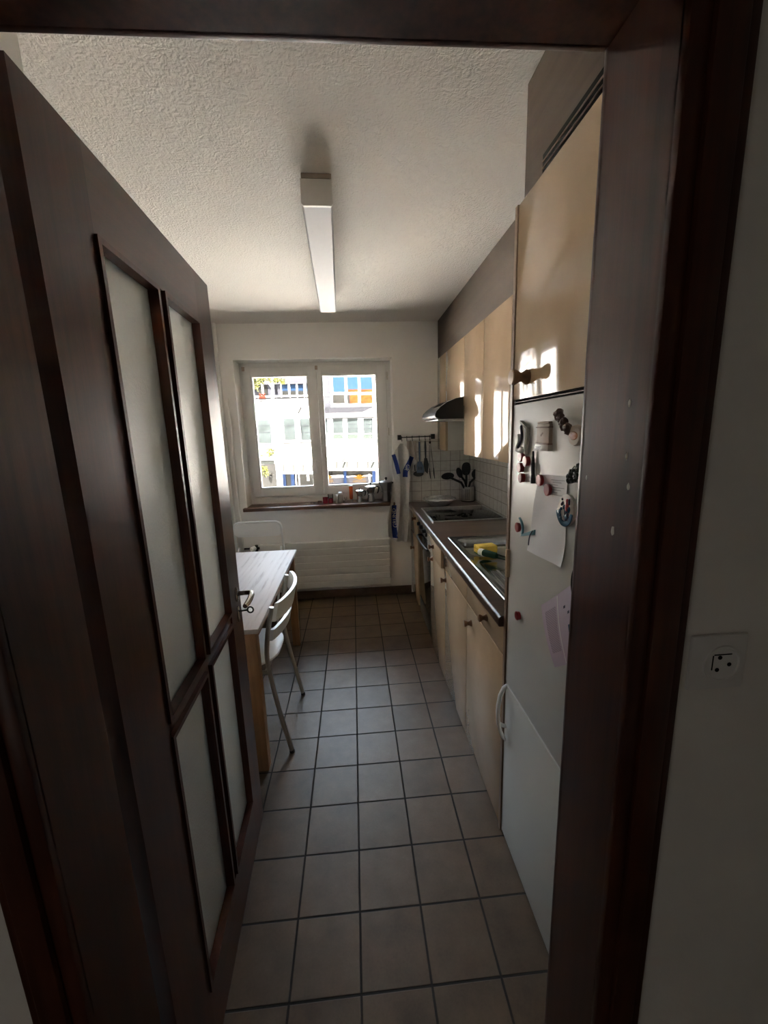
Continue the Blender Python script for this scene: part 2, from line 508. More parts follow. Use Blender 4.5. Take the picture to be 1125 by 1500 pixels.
b = MB(); b.box(HX0, 1.75, HY-.1, YBO, -.12, 0)
struct('floor', b, M['floor'], 'brown-beige square ceramic tiles with dark joints', 'floor')
b = MB(); b.box(HX0-.1, 1.85, HY-.1, YBO, H, H+.15)
struct('ceiling', b, M['ceiling'], 'off-white rough plaster ceiling', 'ceiling')
b = MB(); b.box(XL-.12, XL, YF1, YB, 0, H)
struct('wall_left', b, M['wall'], 'white kitchen wall on the left behind the door', 'wall')
b = MB(); b.box(XR, XR+.12, YF1, YB, 0, H)
struct('wall_right', b, M['wall'], 'white kitchen wall behind the cupboards', 'wall')
# pier beside the doorway, behind the open door
b = MB(); b.box(XL, -.15, YF1, .12, 0, H)
struct('wall_pier', b, M['wall'], 'white wall pier behind the open door', 'wall')
# window wall with opening
WX0, WX1, WZ0, WZ1 = -.535, .815, .90, 2.172
b = MB()
b.box(XL-.12, WX0, YB, YBO, 0, H); b.box(WX1, XR+.12, YB, YBO, 0, H)
b.box(WX0, WX1, YB, YBO, 0, WZ0-.03); b.box(WX0, WX1, YB, YBO, WZ1, H)
struct('wall_back', b, M['wall'], 'white wall with the window', 'wall')
# doorway wall
b = MB()
b.box(HX0, DX0-.02, YF0, YF1, 0, H); b.box(DX1+.02, 1.75, YF0, YF1, 0, H); b.box(DX0-.02, DX1+.02, YF0, YF1, DH+.02, H)
struct('wall_front', b, M['wall'], 'white hallway wall around the doorway', 'wall')
b = MB(); b.box(HX0-.1, HX0, HY, YF0, 0, H); struct('wall_hall_left', b, M['wall'], 'left wall of the hallway', 'wall')
b = MB(); b.box(1.75, 1.85, HY, YF0, 0, H); struct('wall_hall_right', b, M['wall'], 'right wall of the hallway', 'wall')
b = MB(); b.box(HX0-.1, 1.85, HY-.1, HY, 0, H); struct('wall_hall_back', b, M['wall'], 'end wall of the hallway', 'wall')
b = MB(); b.box(XL, .95, YB-.012, YB, 0, .075, .003)
struct('baseboard_back', b, M['skirt'], 'brown tile skirting under the radiator', 'skirting')

# door frame: reveal lining, stop and casing
b = MB()
def casing(b, x0, x1, z0, z1, sgn):
    pass
CW = .073
# linings
b.box(DX0-.02, DX0, YF0-.004, YF1+.004, 0, DH+.02)
b.box(DX1, DX1+.02, YF0-.004, YF1+.004, 0, DH+.02)
b.box(DX0, DX1, YF0-.004, YF1+.004, DH, DH+.02)
# stepped casing profile on the hall side (three fillets)
for (o0, o1, t) in ((.0, .022, .012), (.022, .056, .018), (.056, CW, .010)):
    b.box(DX1+o0, DX1+o1, YF0-t-.001, YF0, 0, DH+o1, .002)
    b.box(DX0-o1, DX0-o0, YF0-t-.001, YF0, 0, DH+o1, .002)
    b.box(DX0-o0, DX1+o0, YF0-t-.001, YF0, DH+o0, DH+o1, .002)
# kitchen side
for (o0, o1, t) in ((.0, .05, .012),):
    b.box(DX1+o0, DX1+o1, YF1, YF1+t, 0, DH+o1, .002)
    b.box(DX0-o1, DX0-.012, YF1, YF1+t, 0, DH+o1, .002)
    b.box(DX0-.012, DX1, YF1, YF1+t, DH+o0, DH+o1, .002)
struct('trim_1', b, M['mahog'], 'dark mahogany door frame around the kitchen doorway', 'door frame')
# chips in the paint of the right jamb
tr = bpy.data.objects['trim_1']
for (cx_, cy_, r_) in ((922, 590, .0035), (918, 668, .003), (920, 713, .003), (897, 777, .004), (859, 700, .002)):
    p = at(cx_, cy_, 'x', DX1-.0004)
    if YF0 < p.y < YF1:
        b = MB(); b.lathe([(0, 0), (r_, 0), (r_*.7, .0008), (0, .0009)], (DX1, p.y, p.z), (-1, 0, 0), 9, sx=1.6, sy=.8, rnd=.3); obj('paint_chip', b, M['tan'], tr, 'small pale chip in the varnish')

# ---------------------------------------------------------------- door leaf (open 90 degrees into the kitchen)
DA = Vector((.040, -.222, 0)); DB = Vector((.006, .591, 0))
du = (DB-DA).normalized(); dn = Vector((du.y, -du.x, 0))      # dn faces the room side we see (+x)
DL = (DB-DA).length
def dp(u, n, z):
    p = DA + du*u + dn*n; return (p.x, p.y, z)
door = thing('door_1', (DA.x, DA.y, 0), 'dark mahogany door with four frosted glass panes, standing open', 'door', kind='structure')
T = .040
def dbox(b, u0, u1, n0, n1, z0, z1, bev=0):
    b.hexa([dp(u0, n0, z0), dp(u1, n0, z0), dp(u1, n1, z0), dp(u0, n1, z0)], [dp(u0, n0, z1), dp(u1, n0, z1), dp(u1, n1, z1), dp(u0, n1, z1)])
Z0, Z1 = .008, 2.015
U = [0, .150, .400-.0, .425, .675, DL]     # stile | pane | bar | pane | stile, from the hinge
u_a, u_b, u_c, u_d = .152, .398, .428, .682
zb, zm0, zm1, zt = .196, .918, .950, 1.878
b = MB(); dbox(b, 0, u_a, -T, 0, Z0, Z1); obj('hinge_stile', b, M['mahog'], door)
b = MB(); dbox(b, u_d, DL, -T, 0, Z0, Z1); obj('lock_stile', b, M['mahog'], door)
b = MB(); dbox(b, u_a, u_d, -T, 0, zt, Z1); obj('top_rail', b, M['mahog_y'], door)
b = MB(); dbox(b, u_a, u_d, -T, 0, Z0, zb); obj('bottom_rail', b, M['mahog_y'], door)
b = MB(); dbox(b, u_b, u_c, -T+.006, -.006, zb, zt); obj('vertical_bar', b, M['mahog'], door)
b = MB()
dbox(b, u_a, u_b, -T+.006, -.006, zm0, zm1); dbox(b, u_c, u_d, -T+.006, -.006, zm0, zm1)
obj('cross_bar', b, M['mahog_y'], door)
for (a0, a1) in ((u_a, u_b), (u_c, u_d)):
    for (z0, z1) in ((zb, zm0), (zm1, zt)):
        b = MB(); dbox(b, a0+.001, a1-.001, -.024, -.018, z0+.001, z1-.001)
        p = obj('glass_pane', b, M['frost'], door)
        b = MB()
        w = .011
        for n0, n1 in ((-.018, .005), (-T-.005, -.024)):
            dbox(b, a0, a0+w, n0, n1, z0, z1); dbox(b, a1-w, a1, n0, n1, z0, z1)
            dbox(b, a0+w, a1-w, n0, n1, z0, z0+w); dbox(b, a0+w, a1-w, n0, n1, z1-w, z1)
        obj('glazing_bead', b, M['mahog'], door)
# handle, plate, key
uh = DL-.057
b = MB(); b.lathe([(.0, 0), (.017, 0), (.017, .006), (.012, .008), (0, .008)], dp(uh, 0, .991), dn, 20, sx=1.55, sy=.95); obj('rosette', b, M['chrome'], door, 'satin chrome oval plate')
b = MB()
pts = [dp(uh, .005, .994), dp(uh, .030, .996), dp(uh, .046, .996), dp(uh-.006, .056, .996), dp(uh-.022, .060, .995), dp(uh-.05, .060, .992), dp(uh-.078, .057, .988), dp(uh-.098, .052, .986)]
b.tube(pts, [.0085, .0085, .009, .0095, .010, .010, .0095, .008], 12); obj('door_handle', b, M['chrome'], door, 'satin chrome lever handle')
b = MB(); b.lathe([(.0, 0), (.015, 0), (.015, .005), (.011, .007), (0, .007)], dp(uh, 0, .918), dn, 20, sx=2.0, sy=.8); obj('key_plate', b, M['chrome'], door, 'satin chrome keyhole plate')
b = MB(); b.cyl(dp(uh, .004, .928), dp(uh, .035, .930), .0032, seg=8)
c0 = Vector(dp(uh, .045, .930))
b.tube([c0 + dn*.010*math.cos(a) + Vector((0, 0, 1))*.011*math.sin(a) for a in [2*PI*i/16 for i in range(16)]], .003, 8, closed=True)
obj('key', b, M['black'], door, 'dark key in the lock')

# ---------------------------------------------------------------- window
win = thing('window_1', ((WX0+WX1)/2, 3.02, WZ0), 'white two-sash window over a brown wooden sill', 'window', kind='structure')
FY0, FY1 = 3.02, 3.08
b = MB()
b.box(WX0, -.500, FY0, FY1, WZ0, WZ1); b.box(.772, WX1, FY0, FY1, WZ0, WZ1)
b.box(-.500, .772, FY0, FY1, WZ0, .975); b.box(-.500, .772, FY0, FY1, 2.132, WZ1)
b.box(-.500, .772, FY0-.006, FY0+.02, .955, .968, .002)
obj('outer_frame', b, M['winframe'], win)
def sash(x0, x1, gx0, gx1, nm):
    z0, z1, gz0, gz1 = .972, 2.136, 1.047, 2.062
    y0, y1 = FY0-.014, FY1-.012
    b = MB()
    b.box(x0, gx0, y0, y1, z0, z1, .004); b.box(gx1, x1, y0, y1, z0, z1, .004)
    b.box(gx0-.004, gx1+.004, y0, y1, z0, gz0, .004); b.box(gx0-.004, gx1+.004, y0, y1, gz1, z1, .004)
    f = obj('sash', b, M['winframe'], win)
    b = MB()
    w = .010
    b.box(gx0-.001, gx0+w, y0+.01, y1-.01, gz0, gz1); b.box(gx1-w, gx1+.001, y0+.01, y1-.01, gz0, gz1)
    b.box(gx0+w, gx1-w, y0+.01, y1-.01, gz0-.001, gz0+w); b.box(gx0+w, gx1-w, y0+.01, y1-.01, gz1-w, gz1+.001)
    obj('glazing_bead', b, M['winframe'], f)
    b = MB(); b.box(gx0+.002, gx1-.002, FY0+.018, FY0+.022, gz0+.002, gz1-.002)
    obj('pane', b, M['glass'], f)
    return f
s1 = sash(-.506, .146, -.437, .066, 'l')
s2 = sash(.149, .778, .187, .688, 'r')
b = MB(); b.box(.088, .112, FY0-.020, FY0-.014, 1.24, 1.31, .002)
b.tube([(.10, FY0-.018, 1.285), (.10, FY0-.045, 1.285), (.10, FY0-.052, 1.275), (.10, FY0-.05, 1.18)], [.008, .008, .009, .007], 10)
obj('window_handle', b, M['whiteplastic'], s1)
for z in (2.04, 1.54, 1.02):
    b = MB(); b.cyl((.782, FY0-.012, z-.035), (.782, FY0-.012, z+.035), .008, seg=12); b.box(.770, .795, FY0-.012, FY0+.002, z-.03, z+.03); obj('hinge', b, M['cabside'], win)
for x in (-.497, .148):
    b = MB(); b.box(x-.012, x+.012, FY0-.024, FY0, 2.105, 2.14, .003); obj('corner_fitting', b, M['tan'], win)
b = MB(); b.box(-.56, .83, 2.785, FY0+.001, .872, .903, .004); sl = obj('window_sill', b, M['sillwood'], win, 'brown wooden window sill')
# ---------------------------------------------------------------- radiator, pipes
rad = thing('radiator', (.13, 2.80, .11), 'cream flat ribbed wall radiator under the window', 'radiator')
b = MB(); z0, z1 = .118, .566
n = 7
prof = []
for i in range(n):
    a = z0+(z1-z0)*i/n; c = z0+(z1-z0)*(i+1)/n
    prof += [(2.7735, a+.002), (2.770, a+.006), (2.770, c-.006), (2.7735, c-.002)]
poly = [(-.44, 2.80, z0)] + [(-.44, y, z) for y, z in prof] + [(-.44, 2.80, z1)]
b.prism(poly, (1.182, 0, 0)); obj('front_panel', b, M['radiator'], rad)
b = MB(); b.box(-.43, .735, 2.80, 2.835, .13, .555, .003); obj('back_panel', b, M['radiator'], rad)
b = MB(); b.cyl((-.44, 2.80, .53), (-.475, 2.80, .53), .012); b.cyl((-.475, 2.80, .50), (-.475, 2.80, .56), .014); b.cyl((-.475, 2.80, .53), (-.585, 2.80, .53), .008); obj('valve_body', b, M['darkmetal'], rad)
b = MB(); b.lathe([(0, 0), (.02, 0), (.024, .02), (.024, .045), (.018, .06), (.009, .062), (.009, .05), (0, .05)], (-.49, 2.785, .535), (-.25, -1, 0), 16); obj('valve_head', b, M['whiteplastic'], rad)
for i, (px, r) in enumerate(((-.655, .016), (-.60, .009))):
    b = MB(); b.cyl((px, 2.815, 0), (px, 2.815, H if i == 0 else 1.86), r)
    o = obj('heating_pipe', b, M['wall'])
    tag(o, ['thicker white heating pipe rising to the ceiling in the left corner', 'thin white pipe ending beside the thicker corner pipe'][i], 'pipe')
    b = MB(); b.cyl((px, 2.815, 1.60), (px, 2.815, 1.62), r+.006); b.cyl((px, 2.815, 1.61), (px, 2.84, 1.61), .005); obj('pipe_clip', b, M['whiteplastic'], o)

# ---------------------------------------------------------------- ceiling lamp
LA = Vector((.356, .823, 0)); LB = Vector((.318, 2.16, 0)); lu = (LB-LA).normalized(); ln = Vector((lu.y, -lu.x, 0)); LL = (LB-LA).length
lamp = thing('ceiling_lamp', ((LA.x+LB.x)/2, (LA.y+LB.y)/2, 2.355), 'long white fluorescent tube lamp with silvery diffuser on the ceiling', 'lamp')
def lp(u, n, z):
    p = LA+lu*u+ln*n; return (p.x, p.y, z)
b = MB()
b.hexa([lp(0.012, -.048, 2.43), lp(LL-.012, -.048, 2.43), lp(LL-.012, .048, 2.43), lp(0.012, .048, 2.43)], [lp(0.012, -.048, H), lp(LL-.012, -.048, H), lp(LL-.012, .048, H), lp(0.012, .048, H)])
obj('housing', b, M['lampwhite'], lamp)
b = MB()
def lsec(u, w=.055): return [lp(u, -w, 2.441), lp(u, -w-.001, 2.362), lp(u, -w+.006, 2.355), lp(u, w-.006, 2.355), lp(u, w+.001, 2.362), lp(u, w, 2.441)]
b.hexa(lsec(.012), lsec(LL-.012)); obj('diffuser', b, M['diffuser'], lamp)
b = MB(); b.hexa([lp(-.004, -.052, 2.443), lp(.010, -.052, 2.443), lp(.010, .056, 2.443), lp(-.004, .056, 2.443)], [lp(-.004, -.052, 2.456), lp(.010, -.052, 2.456), lp(.010, .056, 2.456), lp(-.004, .056, 2.456)]); obj('mounting_strip', b, M['tan'], lamp, 'beige strip at the end of the lamp')
b = MB(); b.hexa([lp(.002, -.05, 2.435), lp(.011, -.05, 2.435), lp(.011, .05, 2.435), lp(.002, .05, 2.435)], [lp(.002, -.05, H), lp(.011, -.05, H), lp(.011, .05, H), lp(.002, .05, H)]); obj('end_gap', b, M['grille'], lamp)
for u in (0, LL-.012):
    b = MB(); b.hexa(lsec(u, .056), lsec(u+.012, .056)); obj('end_cap', b, M['lampwhite'], lamp)

# ---------------------------------------------------------------- cupboards on the right
CX = .953
def knob(px, py, parent, m='knobwood', plane=CX, r=.016, L=.034):
    p = at(px, py, 'x', plane-L*.5)
    b = MB(); b.lathe([(0, 0), (r*.95, 0), (r*.95, .004), (r*.62, .012), (r*.6, .018), (r*.95, .026), (r, .029), (r, L-.001), (r*.9, L), (0, L)], (plane, p.y, p.z), (-1, 0, 0), 20)
    return obj('knob', b, M[m], parent, 'turned wooden knob')

# tall cabinet above the refrigerator
tall = thing('tall_cabinet', (1.25, .15, 0), 'tall beige cupboard housing the white refrigerator', 'cabinet')
TY0, TY1 = -.17, .440
b = MB(); b.box(CX+.002, XR, TY1-.018, TY1, 0, 2.166); obj('side_panel', b, M['cabside'], tall)
b = MB(); b.box(CX-.004, CX+.002, TY1-.018, TY1, .004, 2.166); obj('edge_strip', b, M['cabedge'], tall, 'brown front edge of the side panel')
b = MB(); b.box(CX+.002, XR, TY0, TY0+.018, 0, 2.166); obj('side_panel', b, M['cabside'], tall)
b = MB(); b.box(CX+.02, XR, TY0+.018, TY1-.018, 2.148, 2.166); b.box(CX+.02, XR, TY0+.018, TY1-.018, 1.605, 1.622); b.box(XR-.012, XR-.002, TY0+.018, TY1-.018, 1.622, 2.148); obj('shelf', b, M['cabside'], tall)
b = MB(); b.box(CX-.002, CX+.016, TY0+.003, TY1-.021, 1.6225, 2.163, .002); dr = obj('door', b, M['cab'], tall)
b = MB(); b.lathe([(0, 0), (.020, 0), (.021, .006), (.013, .018), (.013, .024), (.019, .034), (.0215, .040), (.0215, .047), (0, .050)], (CX-.002, .315, 1.680), (-1, 0, 0), 22); kb = obj('knob', b, M['knobwood'], dr, 'turned wooden knob')
b = MB(); b.lathe([(0, .047), (.020, .047), (.020, .0505), (0, .0525)], (CX-.002, .315, 1.680), (-1, 0, 0), 22); obj('knob_face_lit', b, M['knoblit'], kb, 'knob front with its lit tone painted on')
b = MB(); b.box(CX+.006, CX+.02, TY0+.003, TY1-.021, 1.604, 1.6215); obj('gap_strip', b, M['grille'], tall, 'black strip between cupboard door and refrigerator')
b = MB(); b.box(CX, CX+.010, TY0+.003, TY1-.021, 1.6145, 1.6160); obj('seal_lip', b, M['cabedge'], tall)
# refrigerator
fr = thing('refrigerator', (1.25, .13, 0), 'white built-in refrigerator with freezer below, covered in magnets', 'refrigerator')
FA, FB = TY0+.003, TY1-.021
b = MB(); b.box(CX, CX+.05, FA, FB, .653, 1.6095, .003); obj('refrigerator_door', b, M['fridge'], fr)
b = MB(); b.box(CX, CX+.05, FA, FB, .012, .645, .004); fz = obj('freezer_door', b, M['fridge'], fr)
b = MB(); b.box(CX+.055, XR-.02, FA+.02, FB-.02, .012, 1.60); obj('body', b, M['fridge'], fr)
b = MB(); b.box(CX+.002, CX+.04, FA+.004, FB-.004, .646, .652); obj('seal', b, M['whiteplastic'], fr)
b = MB()
hy = .408
b.tube([(CX+.004, hy, .640), (CX-.010, hy, .630), (CX-.022, hy, .600), (CX-.028, hy, .56), (CX-.029, hy, .53), (CX-.026, hy, .49), (CX-.018, hy, .455), (CX-.006, hy, .428), (CX+.004, hy, .42)], [.008, .009, .010, .010, .010, .010, .010, .009, .008], 10, flat=(.7, 1.1))
b.tube([(CX-.026, hy, .49), (CX-.010, hy-.002, .480), (CX+.002, hy-.004, .478)], .007, 8)
obj('handle', b, M['whiteplastic'], fz, 'curved white handle')
b = MB(); b.box(CX-.012, CX+.002, .409, .424, 1.045, 1.142, .003); obj('grip_strip', b, M['cab'], bpy.data.objects['refrigerator'])
# brown soffit over the cupboards, with vent slot over the tall one
b = MB()
SX = CX+.016
b.box(SX, XR, YF1+.012, .425, 2.168, H)
b.box(1.222, XR, .425, YB, 2.146, H)
sof = struct('trim_2', b, M['soffit'], 'brown wood soffit between the cupboards and the ceiling', 'soffit')
b = MB(); b.box(SX-.004, SX+.002, YF1+.02, .305, 2.174, 2.222)
vg = tag(obj('vent_grille', b, M['grille']), 'long black ventilation slot over the tall cupboard', 'vent')
b = MB()
for z in (2.188, 2.204): b.box(SX-.007, SX-.003, YF1+.02, .303, z, z+.0016)
obj('slats', b, M['cabedge'], vg)

# wall cupboards
UX = 1.215
UZ0, UZ1 = 1.366, 2.145
def upper(y0, y1, z0, lab, side=False):
    t = thing('wall_cabinet', ((UX+XR)/2, (y0+y1)/2, z0), lab, 'cabinet', 'beige cupboards on the right wall')
    b = MB(); b.box(UX+.019, XR-.001, y0+.001, y1-.001, z0+.001, UZ1); obj('body', b, M['cabside'], t)
    b = MB(); b.box(UX, UX+.018, y0+.0015, y1-.0015, z0, UZ1, .0015); d = obj('door', b, M['cab'], t)
    return t
upper(TY1+.001, 1.13, UZ0, 'glossy beige wall cupboard hidden beside the tall cupboard')
upper(1.132, 1.545, UZ0, 'glossy beige wall cupboard mirroring the window, next to the tall cupboard')
upper(1.545, 1.955, UZ0, 'full-height beige wall cupboard between the extractor hood and the mirroring cupboard')
upper(1.957, 2.508, 1.700, 'short beige wall cupboard directly over the extractor hood')
upper(2.512, YB-.004, UZ0, 'narrow beige wall cupboard in the corner beside the window wall')

# extractor hood
hood = thing('extractor_hood', (1.30, 2.23, 1.60), 'black rounded extractor hood over the hob', 'hood')
def hs(y):
    p = [(UX-.002, 1.758), (1.16, 1.748), (1.10, 1.725), (1.055, 1.695), (1.025, 1.665), (1.015, 1.640), (1.022, 1.622), (1.05, 1.615), (UX-.002, 1.612)]
    return [(x, y, z) for x, z in p]
b = MB(); b.hexa(hs(1.962), hs(2.503)); hb = obj('shell', b, M['blackgloss'], hood, smooth=40)
b = MB(); b.box(UX, XR-.002, 1.962, 2.503, 1.612, 1.698); obj('rear_housing', b, M['black'], hood)
b = MB(); b.box(1.04, UX+.2, 1.99, 2.475, 1.604, 1.612, .002); obj('filter', b, M['steel'], hood)
b = MB()
for i in range(5):
    y = 2.03+i*.055
    b.box(1.066, 1.110, y, y+.036, 1.7135, 1.722)
    for v in b.bm.verts: pass
bm = b.bm
for v in bm.verts: v.co.z = 1.695+(v.co.x-1.055)/.045*.030 + (.0015 if v.co.z > 1.718 else -.004)
obj('vent_slots', b, M['grille'], hood)
b = MB(); b.box(1.013, 1.020, 1.975, 2.49, 1.628, 1.634, .001); obj('trim_line', b, M['chrome'], hood)

# base cupboards
def base_unit(y0, y1, lab, fronts):
    t = thing('base_cabinet', (1.25, (y0+y1)/2, 0), lab, 'cabinet', 'beige base cupboards under the worktop')
    b = MB()
    b.box(CX+.02, XR-.002, y0+.001, y0+.017, .012, .848); b.box(CX+.02, XR-.002, y1-.017, y1-.001, .012, .848)
    b.box(CX+.02, XR-.002, y0+.017, y1-.017, .03, .046)
    b.box(CX+.02, CX+.032, y0+.017, y1-.017, .800, .848)
    obj('carcass', b, M['cabside'], t)
    for nm, a, c, z0, z1, out in fronts:
        b = MB(); b.box(CX-out, CX+.018-out, a+.0015, c-.0015, z0, z1, .0015)
        f = obj(nm, b, M['cab'], t)
        yield f
BZ = .012
f1, f2, f3, f4 = base_unit(.443, 1.398, 'wide beige sink cupboard with two doors next to the refrigerator', [
    ('drawer_front', .443, .925, .735, .846, 0), ('drawer_front', .927, 1.396, .735, .846, 0), ('door', .443, .925, BZ, .729, 0), ('door', .927, 1.396, BZ, .729, 0)])
knob(685, 913, f3); knob(649, 850, f4); knob(707, 905, f1)
b = MB(); b.box(CX-.006, CX, 1.352, 1.372, .762, .790, .002); obj('latch', b, M['chrome'], f2, 'small chrome catch')
g1, g2 = base_unit(1.402, 1.846, 'beige cupboard with a drawer between the sink and the oven', [('drawer', 1.402, 1.846, .735, .846, .022), ('door', 1.402, 1.846, BZ, .729, 0)])
b = MB(); b.box(CX+.005, CX+.4, 1.42, 1.828, .745, .79); obj('drawer_box', b, M['cabside'], g1)
knob(631, 801, g1, plane=CX-.022); knob(630, 819, g2)
h1, h2 = base_unit(2.412, 2.832, 'narrow beige corner cupboard beyond the oven', [('drawer', 2.412, 2.832, .640, .846, 0), ('door', 2.412, 2.832, .05, .632, 0)])
knob(606, 760, h1); knob(604, 802, h2)
# oven
ov = thing('oven', (1.25, 2.13, 0), 'black built-in oven under the hob', 'oven')
OX = CX+.012
b = MB(); b.box(OX+.02, XR-.02, 1.852, 2.406, .012, .845); obj('body', b, M['black'], ov)
b = MB(); b.box(OX, OX+.019, 1.852, 2.406, .735, .845, .003); cp = obj('control_panel', b, M['blackgloss'], ov)
for px, py in ((613, 766), (616.5, 770), (621, 777), (625, 781)):
    p = at(px, py, 'x', OX-.012)
    b = MB(); b.lathe([(0, 0), (.019, 0), (.019, .006), (.016, .008), (.014, .024), (.011, .026), (0, .026)], (OX, min(max(p.y, 1.88), 2.38), .79), (-1, 0, 0), 18); obj('knob', b, M['black'], cp, 'black oven knob with pale marks')
b = MB(); b.box(OX, OX+.019, 1.852, 2.406, .16, .730, .003); od = obj('door', b, M['hobglass'], ov)
b = MB(); b.tube([(OX, 1.90, .700), (OX-.022, 1.91, .698), (OX-.028, 1.94, .695), (OX-.032, 2.13, .69), (OX-.028, 2.32, .695), (OX-.022, 2.35, .698), (OX, 2.36, .700)], .0085, 10); obj('handle', b, M['black'], od, 'black bowed oven handle')
b = MB(); b.box(OX, OX+.019, 1.852, 2.406, .012, .152, .003); obj('warming_drawer', b, M['blackgloss'], ov)

# worktop with a sink cut-out and rounded front edge
WT0, WT1, WF = .850, .890, .930
SX0, SX1, SY0, SY1 = 1.000, 1.485, .470, 1.520
b = MB()
yA, yB = TY1+.002, YB-.002
fr_ = []
for i in range(9):
    a = PI/2+i*PI/2/8
    fr_.append((WF+.016+.016*math.cos(a), WT1-.016+.016*math.sin(a)))
prof = fr_ + [(WF, WT0+.004), (WF+.004, WT0)]
prof = [(SX0+.012, WT1)] + prof + [(SX0+.012, WT0)]
b.prism([(x, yA, z) for x, z in prof], (0, yB-yA, 0))
b.box(SX0+.012, XR-.001, SY1-.012, yB, WT0, WT1)
b.box(SX0+.012, XR-.001, yA, SY0+.012, WT0, WT1)
b.box(SX1-.012, XR-.001, SY0+.012, SY1-.012, WT0, WT1)
tag(obj('worktop', b, M['worktop']), 'long brown walnut-look worktop with a rounded glossy front edge', 'worktop')

# sink
sink = thing('sink', ((SX0+SX1)/2, (SY0+SY1)/2, .72), 'stainless steel sink with bowl and ribbed draining board', 'sink')
def sm(t): t = max(0, min(1, t)); return t*t*(3-2*t)
def rrect(x, y, x0, x1, y0, y1, r):
    qx = max(abs(x-(x0+x1)/2)-(x1-x0)/2+r, 0); qy = max(abs(y-(y0+y1)/2)-(y1-y0)/2+r, 0)
    ins = min(max(abs(x-(x0+x1)/2)-(x1-x0)/2+r, abs(y-(y0+y1)/2)-(y1-y0)/2+r), 0)
    return math.hypot(qx, qy)+ins-r
def sz(x, y):
    z = WT1+.0035
    e = min(x-SX0, SX1-x, y-SY0, SY1-y)
    z = WT1 + .001 + .004*sm(e/.004) - .002*sm((e-.010)/.008)
    d = rrect(x, y, 1.035, 1.425, 1.095, 1.475, .07)
    z += .0028*math.exp(-(d/.008)**2)
    z -= .16*sm(-d/.035)
    d2 = rrect(x, y, 1.035, 1.44, .50, 1.05, .04)
    if d2 < 0:
        z -= .007*sm(-d2/.02)
        if y < .93: z += .0045*(.5+.5*math.cos((x-1.035)/.045*2*PI))*sm(-d2/.03)*sm((.93-y)/.03)
    return z
def grid_sink(x0, x1, y0, y1, nx, ny):
    b = MB()
    b.sheet(lambda u, v: (x0+(x1-x0)*u, y0+(y1-y0)*v, sz(x0+(x1-x0)*u, y0+(y1-y0)*v)), nx, ny)
    return b
obj('sink_bowl', grid_sink(SX0, SX1, 1.075, SY1, 110, 110), M['sinksteel'], sink, smooth=60)
obj('draining_board', grid_sink(SX0, SX1, SY0, 1.075, 130, 110), M['sinksteel'], sink, smooth=60)
b = MB(); b.lathe([(0, .002), (.03, .003), (.042, .004), (.045, .002), (.045, 0)], (1.23, 1.285, WT1-.158), (0, 0, 1), 24); obj('drain', b, M['chrome'], sink)

# hob
hob = thing('hob', (1.26, 2.21, WT1), 'black ceramic glass hob with a steel frame', 'hob')
b = MB(); b.box(1.004, 1.520, 1.962, 2.478, WT1+.001, WT1+.007, .001); obj('glass_top', b, M['hobglass'], hob)
b = MB()
b.box(.996, 1.528, 1.952, 1.962, WT1, WT1+.009, .002); b.box(.996, 1.528, 2.478, 2.488, WT1, WT1+.009, .002)
b.box(.996, 1.004, 1.962, 2.478, WT1, WT1+.009, .002); b.box(1.520, 1.528, 1.962, 2.478, WT1, WT1+.009, .002); obj('frame', b, M['steel'], hob)
# backsplash tiles
b = MB(); b.box(.945, XR, YB-.008, YB, WT1+.001, 1.460); b.box(XR-.008, XR, TY1+.002, YB-.008, WT1+.001, UZ0)
struct('trim_3', b, M['tile'], 'small white square wall tiles above the worktop', 'wall tiles')

# foil-covered dish
dish = thing('foil_dish', (1.185, 2.635, WT1), 'round dish wrapped in crumpled foil beside the hob', 'dish')
b = MB(); b.lathe([(0, 0), (.085, 0), (.092, .004), (.125, .046), (.133, .052), (.131, .055), (.122, .054), (0, .052)], (1.185, 2.635, WT1+.001), (0, 0, 1), 40, rnd=.012); obj('dish_body', b, M['foil'], dish)
b = MB()
n_ = 46
for v_ in range(1): pass
random.seed(21)
rings_ = [(.100, .016), (.112, .028), (.126, .042), (.140, .050), (.146, .055), (.139, .061), (.126, .060), (.112, .064), (.094, .062), (.075, .066), (.055, .063), (.035, .067), (.016, .064)]
vv_ = [[b.bm.verts.new((1.185+(r_+random.uniform(-.004, .004))*math.cos(2*PI*(k_+.5*(q_ % 2))/n_), 2.635+(r_+random.uniform(-.004, .004))*math.sin(2*PI*(k_+.5*(q_ % 2))/n_), WT1+.001+h_+random.uniform(-.0045, .0045))) for k_ in range(n_)] for q_, (r_, h_) in enumerate(rings_)]
for A_, B2 in zip(vv_, vv_[1:]):
    for k_ in range(n_):
        k2 = (k_+1) % n_
        b.bm.faces.new((A_[k_], A_[k2], B2[k_])); b.bm.faces.new((A_[k2], B2[k2], B2[k_]))
b.bm.faces.new(vv_[-1])
obj('foil_cover', b, M['foil'], dish, smooth=4)

